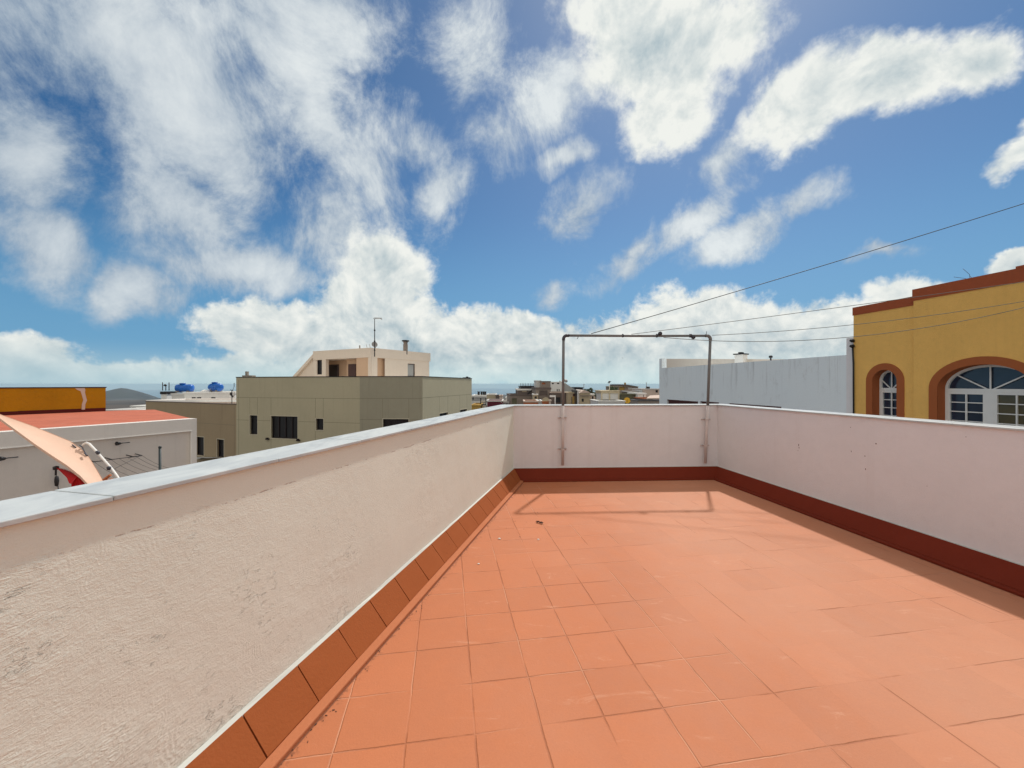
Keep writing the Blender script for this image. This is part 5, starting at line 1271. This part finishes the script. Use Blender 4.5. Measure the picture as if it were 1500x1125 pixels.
# ------------------------------------------------------------------ sky: Nishita with procedural clouds by direction
w = bpy.data.worlds.new('World'); scene.world = w; w.use_nodes = True
t = w.node_tree; t.nodes.clear(); k = N(t)
sky = k.n('ShaderNodeTexSky'); sky.sky_type = 'NISHITA'; sky.sun_disc = False
sky.sun_elevation = radians(SUN_EL); sky.sun_rotation = radians(SUN_AZ)
sky.altitude = 450; sky.air_density = 1.0; sky.dust_density = .6; sky.ozone_density = 1.6
d = k.n('ShaderNodeTexCoord').outputs['Generated']
def dirp(px, py): return Vector(((px - 750) / F, 1.0, (562.5 - py) / F)).normalized()
def warp(amp1, s1, amp2, s2):
    a = k.vm('MULTIPLY', k.vm('SUBTRACT', k.noise(d, s1, 3, .6, out='Color'), (.5, .5, .5)), (amp1,) * 3)
    b = k.vm('MULTIPLY', k.vm('SUBTRACT', k.noise(d, s2, 4, .65, out='Color'), (.5, .5, .5)), (amp2,) * 3)
    return k.vm('ADD', d, k.vm('ADD', a, b))
wc = warp(.10, 5.0, .05, 17.0); ww = warp(.16, 4.0, .06, 12.0)
def blob(vec, px, py, rx, ry, rot, amp):
    c = dirp(px, py); a = radians(rot); e1 = (cos(a), -sin(a)); e2 = (sin(a), cos(a))
    t1 = dirp(px + e1[0] * rx, py + e1[1] * rx) - dirp(px - e1[0] * rx, py - e1[1] * rx); r1 = t1.length / 2; t1.normalize()
    t2 = dirp(px + e2[0] * ry, py + e2[1] * ry) - dirp(px - e2[0] * ry, py - e2[1] * ry); r2 = t2.length / 2
    t2 = (t2 - t1 * t2.dot(t1)).normalized(); t3 = t1.cross(t2)
    R = Matrix((t1, t2, t3)).transposed()
    mp = k.n('ShaderNodeMapping'); mp.vector_type = 'TEXTURE'; k.l(vec, mp.inputs['Vector'])
    mp.inputs['Location'].default_value = c; mp.inputs['Rotation'].default_value = R.to_euler(); mp.inputs['Scale'].default_value = (r1, r2, .6)
    ln = k.n('ShaderNodeVectorMath', operation='LENGTH'); k.l(mp.outputs[0], ln.inputs[0])
    return k.m('MULTIPLY', k.m('SUBTRACT', 1.0, ln.outputs['Value']), amp)
def field(vec, blobs):
    cur = None
    for b in blobs:
        v = blob(vec, *b)
        if cur is None: cur = v
        else:
            nd = k.n('ShaderNodeMath', operation='SMOOTH_MAX'); k.l(cur, nd.inputs[0]); k.l(v, nd.inputs[1]); nd.inputs[2].default_value = .12; cur = nd.outputs[0]
    return cur
CUM = [  # px, py, rx, ry, rotation, amplitude
    (565, 400, 90, 72, 0, 1.0), (545, 470, 115, 75, 0, 1.0), (385, 478, 105, 52, 0, .9), (480, 500, 130, 52, 0, 1),
    (705, 505, 115, 66, 0, 1), (620, 520, 120, 62, 0, 1), (810, 525, 120, 60, 0, 1), (905, 520, 120, 66, 0, 1), (1015, 490, 125, 78, 0, 1.05),
    (1110, 500, 120, 72, 0, 1), (1230, 490, 95, 62, 0, 1), (1310, 480, 90, 68, 0, 1),
    (55, 545, 140, 42, -4, .8), (200, 552, 160, 32, 0, .75), (330, 550, 130, 36, 0, .8), (440, 545, 130, 40, 0, .9),
    (960, 80, 150, 125, 0, 1.15), (910, 20, 120, 80, 0, 1.0), (985, 165, 100, 75, 10, 1.1), (1060, 60, 80, 90, 0, .8),
    (1170, 155, 125, 70, 30, 1.05), (1300, 120, 180, 66, 12, 1.1), (1440, 85, 120, 62, 24, 1.05), (1490, 385, 50, 30, 20, 1.0), (1500, 225, 42, 60, -15, .9)]
WSP = [
    (190, 70, 350, 140, -10, .98), (285, 175, 200, 170, -35, 1.02), (265, 300, 125, 105, 0, .95), (440, 120, 85, 200, 10, .88), (60, 20, 240, 100, 0, .8), (420, 30, 200, 120, 0, .95),
    (30, 225, 135, 125, 20, 1.1), (60, 340, 110, 105, 0, 1.1), (545, 250, 75, 110, 15, .72), (490, 320, 90, 130, 0, .80), (350, 400, 150, 52, -8, .95), (215, 428, 100, 42, 0, .95),
    (700, 100, 55, 120, 5, .48), (805, 145, 70, 62, 20, .60), (655, 285, 42, 75, -20, .70), (830, 228, 42, 28, 20, .7), (850, 312, 82, 48, 35, .85), (800, 432, 40, 14, 40, .6),
    (1085, 232, 85, 42, 38, .80), (1020, 320, 115, 32, 34, .82), (930, 378, 75, 30, 25, .85), (1085, 348, 115, 32, 22, .82), (1165, 308, 60, 24, 25, .7), (1290, 378, 55, 20, 15, .85), (735, 200, 60, 60, 30, .42), (620, 220, 60, 60, 0, .6)]
sepd = k.n('ShaderNodeSeparateXYZ'); k.l(d, sepd.inputs[0]); el = sepd.outputs['Z']
fc = field(wc, CUM); fw = field(ww, WSP)
n1 = k.noise(d, 7.0, 10, .58, .3); n2 = k.noise(d, 19.0, 11, .66, .25)
streakv = k.scalev(d, (1.0, 1.0, .75)); n3 = k.noise(streakv, 5.5, 13, .70, .35); n4 = k.noise(streakv, 2.6, 6, .55, .3)
dc = k.m('ADD', k.m('MULTIPLY', fc, 1.25), k.m('ADD', k.m('MULTIPLY', k.m('SUBTRACT', n1, .5), 1.3), k.m('MULTIPLY', k.m('SUBTRACT', n2, .5), .80)))
den_c = k.map(dc, .0, k.map(el, .18, .40, .34, .60))
dw = k.m('ADD', k.m('MULTIPLY', fw, 1.15), k.m('ADD', k.m('MULTIPLY', k.m('SUBTRACT', n3, .5), 2.5), k.m('ADD', k.m('MULTIPLY', k.m('SUBTRACT', n4, .5), 1.3), k.m('MULTIPLY', k.m('SUBTRACT', n2, .5), .35))))
den_w = k.m('MULTIPLY', k.map(k.m('ADD', dw, .10), .0, .85), .93)
# relief: compare the billow noise with itself a step towards the sun
sd = Vector((sin(radians(SUN_AZ)) * cos(radians(SUN_EL)), cos(radians(SUN_AZ)) * cos(radians(SUN_EL)), sin(radians(SUN_EL))))
ds = k.vm('ADD', d, tuple(sd * .016)); ns = k.noise(ds, 7.0, 8, .58, .3); ns2 = k.noise(ds, 21.0, 6, .62, .2)
relief = k.m('MULTIPLY', k.m('ADD', k.m('SUBTRACT', n1, ns), k.m('MULTIPLY', k.m('SUBTRACT', n2, ns2), .22)), -3.0)
relief = k.m('MULTIPLY', relief, -1.0)
thick = k.map(dc, .35, 1.5, 0, .30)
lum = k.m('SUBTRACT', k.m('ADD', .80, k.m('SUBTRACT', relief, thick)), k.map(el, .30, .02, 0, .16))
big = k.noise(d, 4.3, 5, .6); lum = k.m('ADD', lum, k.m('MULTIPLY', k.m('SUBTRACT', big, .5), 1.0))
sunside = k.n('ShaderNodeVectorMath', operation='DOT_PRODUCT'); k.l(d, sunside.inputs[0]); sunside.inputs[1].default_value = sd
sg = k.map(sunside.outputs['Value'], .55, .97, 0, .22); lum = k.m('ADD', lum, sg, clamp=True)
ccol = k.mix(lum, (.34, .48, .56), (1.0, 1.02, .97))
lw = k.m('ADD', k.m('ADD', k.m('ADD', .30, k.map(dw, .3, 1.3, 0, .35)), k.m('ADD', k.m('MULTIPLY', k.m('SUBTRACT', n3, .5), 1.3), k.m('MULTIPLY', k.m('SUBTRACT', n4, .5), 1.6))), sg, clamp=True)
wcol = k.mix(lw, (.34, .44, .56), (.92, .97, .97))
CL = 7.1; BACK_FILL = 4.5      # cloud and added fill luminance in the units of the sky texture
def scl(c, s):
    nd = k.n('ShaderNodeVectorMath', operation='SCALE'); k.l(c, nd.inputs[0]); nd.inputs['Scale'].default_value = s; return nd.outputs[0]
hs = k.n('ShaderNodeHueSaturation', i_Saturation=1.25, i_Value=1.0); k.l(sky.outputs[0], hs.inputs['Color'])
sepe = k.n('ShaderNodeSeparateXYZ'); k.l(d, sepe.inputs[0])
skyc = k.vm('MULTIPLY', hs.outputs[0], (.60, .66, .66))
dts = k.n('ShaderNodeVectorMath', operation='DOT_PRODUCT'); k.l(d, dts.inputs[0]); dts.inputs[1].default_value = tuple(Vector((sin(radians(SUN_AZ)) * cos(radians(SUN_EL)), cos(radians(SUN_AZ)) * cos(radians(SUN_EL)), sin(radians(SUN_EL)))))
skyc = k.mix(k.map(dts.outputs['Value'], .85, .35), skyc, k.vm('MULTIPLY', skyc, (.52, .78, .90)))
skyc = k.mix(k.map(el, .42, .02, 0, .85), skyc, (1.30, 3.0, 4.9))
c = k.mix(den_w, skyc, scl(wcol, CL)); c = k.mix(den_c, c, scl(ccol, CL))
# unseen cloud overhead and behind the viewer added for fill, plus a sun glow
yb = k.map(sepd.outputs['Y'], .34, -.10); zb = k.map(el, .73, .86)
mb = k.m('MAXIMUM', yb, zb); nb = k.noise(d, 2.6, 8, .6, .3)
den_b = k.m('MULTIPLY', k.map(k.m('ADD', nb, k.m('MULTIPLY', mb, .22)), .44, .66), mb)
c = k.mix(den_b, c, scl(k.mix(nb, (1.25, 1.2, 1.12), (1.5, 1.44, 1.34)), BACK_FILL))
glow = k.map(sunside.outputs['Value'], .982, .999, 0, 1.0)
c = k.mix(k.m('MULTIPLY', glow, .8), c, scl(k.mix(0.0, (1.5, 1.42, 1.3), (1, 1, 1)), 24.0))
# marine haze low over the horizon (part of the far air, outside the scene)
hz_ = k.map(el, .085, -.01, 0, .82); c = k.mix(hz_, c, k.mix(k.map(sunside.outputs['Value'], -.1, .5), (2.5, 3.9, 4.7), (4.4, 5.9, 6.1)))
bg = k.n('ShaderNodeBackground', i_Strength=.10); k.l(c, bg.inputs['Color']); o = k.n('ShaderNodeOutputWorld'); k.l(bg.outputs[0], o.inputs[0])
w.cycles.sampling_method = 'MANUAL'; w.cycles.sample_map_resolution = 512

sun = bpy.data.lights.new('sun', 'SUN'); sun.energy = 2.7; sun.angle = radians(1.6); sun.color = (1.0, .95, .89)
so = bpy.data.objects.new('sun', sun); C.objects.link(so); so.rotation_euler = (-sd).to_track_quat('-Z', 'Y').to_euler(); so.location = (10, 20, 30)

cam = bpy.data.cameras.new('camera'); cam.sensor_width = 36; cam.lens = F / 1500 * 36; cam.clip_start = .05; cam.clip_end = 80000
co = bpy.data.objects.new('camera', cam); C.objects.link(co); co.location = (0, 0, CZ); co.rotation_euler = (radians(90), 0, 0); scene.camera = co
scene.view_settings.view_transform = 'Standard'; scene.view_settings.look = 'None'; scene.view_settings.exposure = 0.30; scene.view_settings.gamma = 1.0
scene.cycles.max_bounces = 6; scene.cycles.diffuse_bounces = 4; scene.cycles.use_denoising = True
for ob in bpy.data.objects:
    if '_b' in ob: del ob['_b']
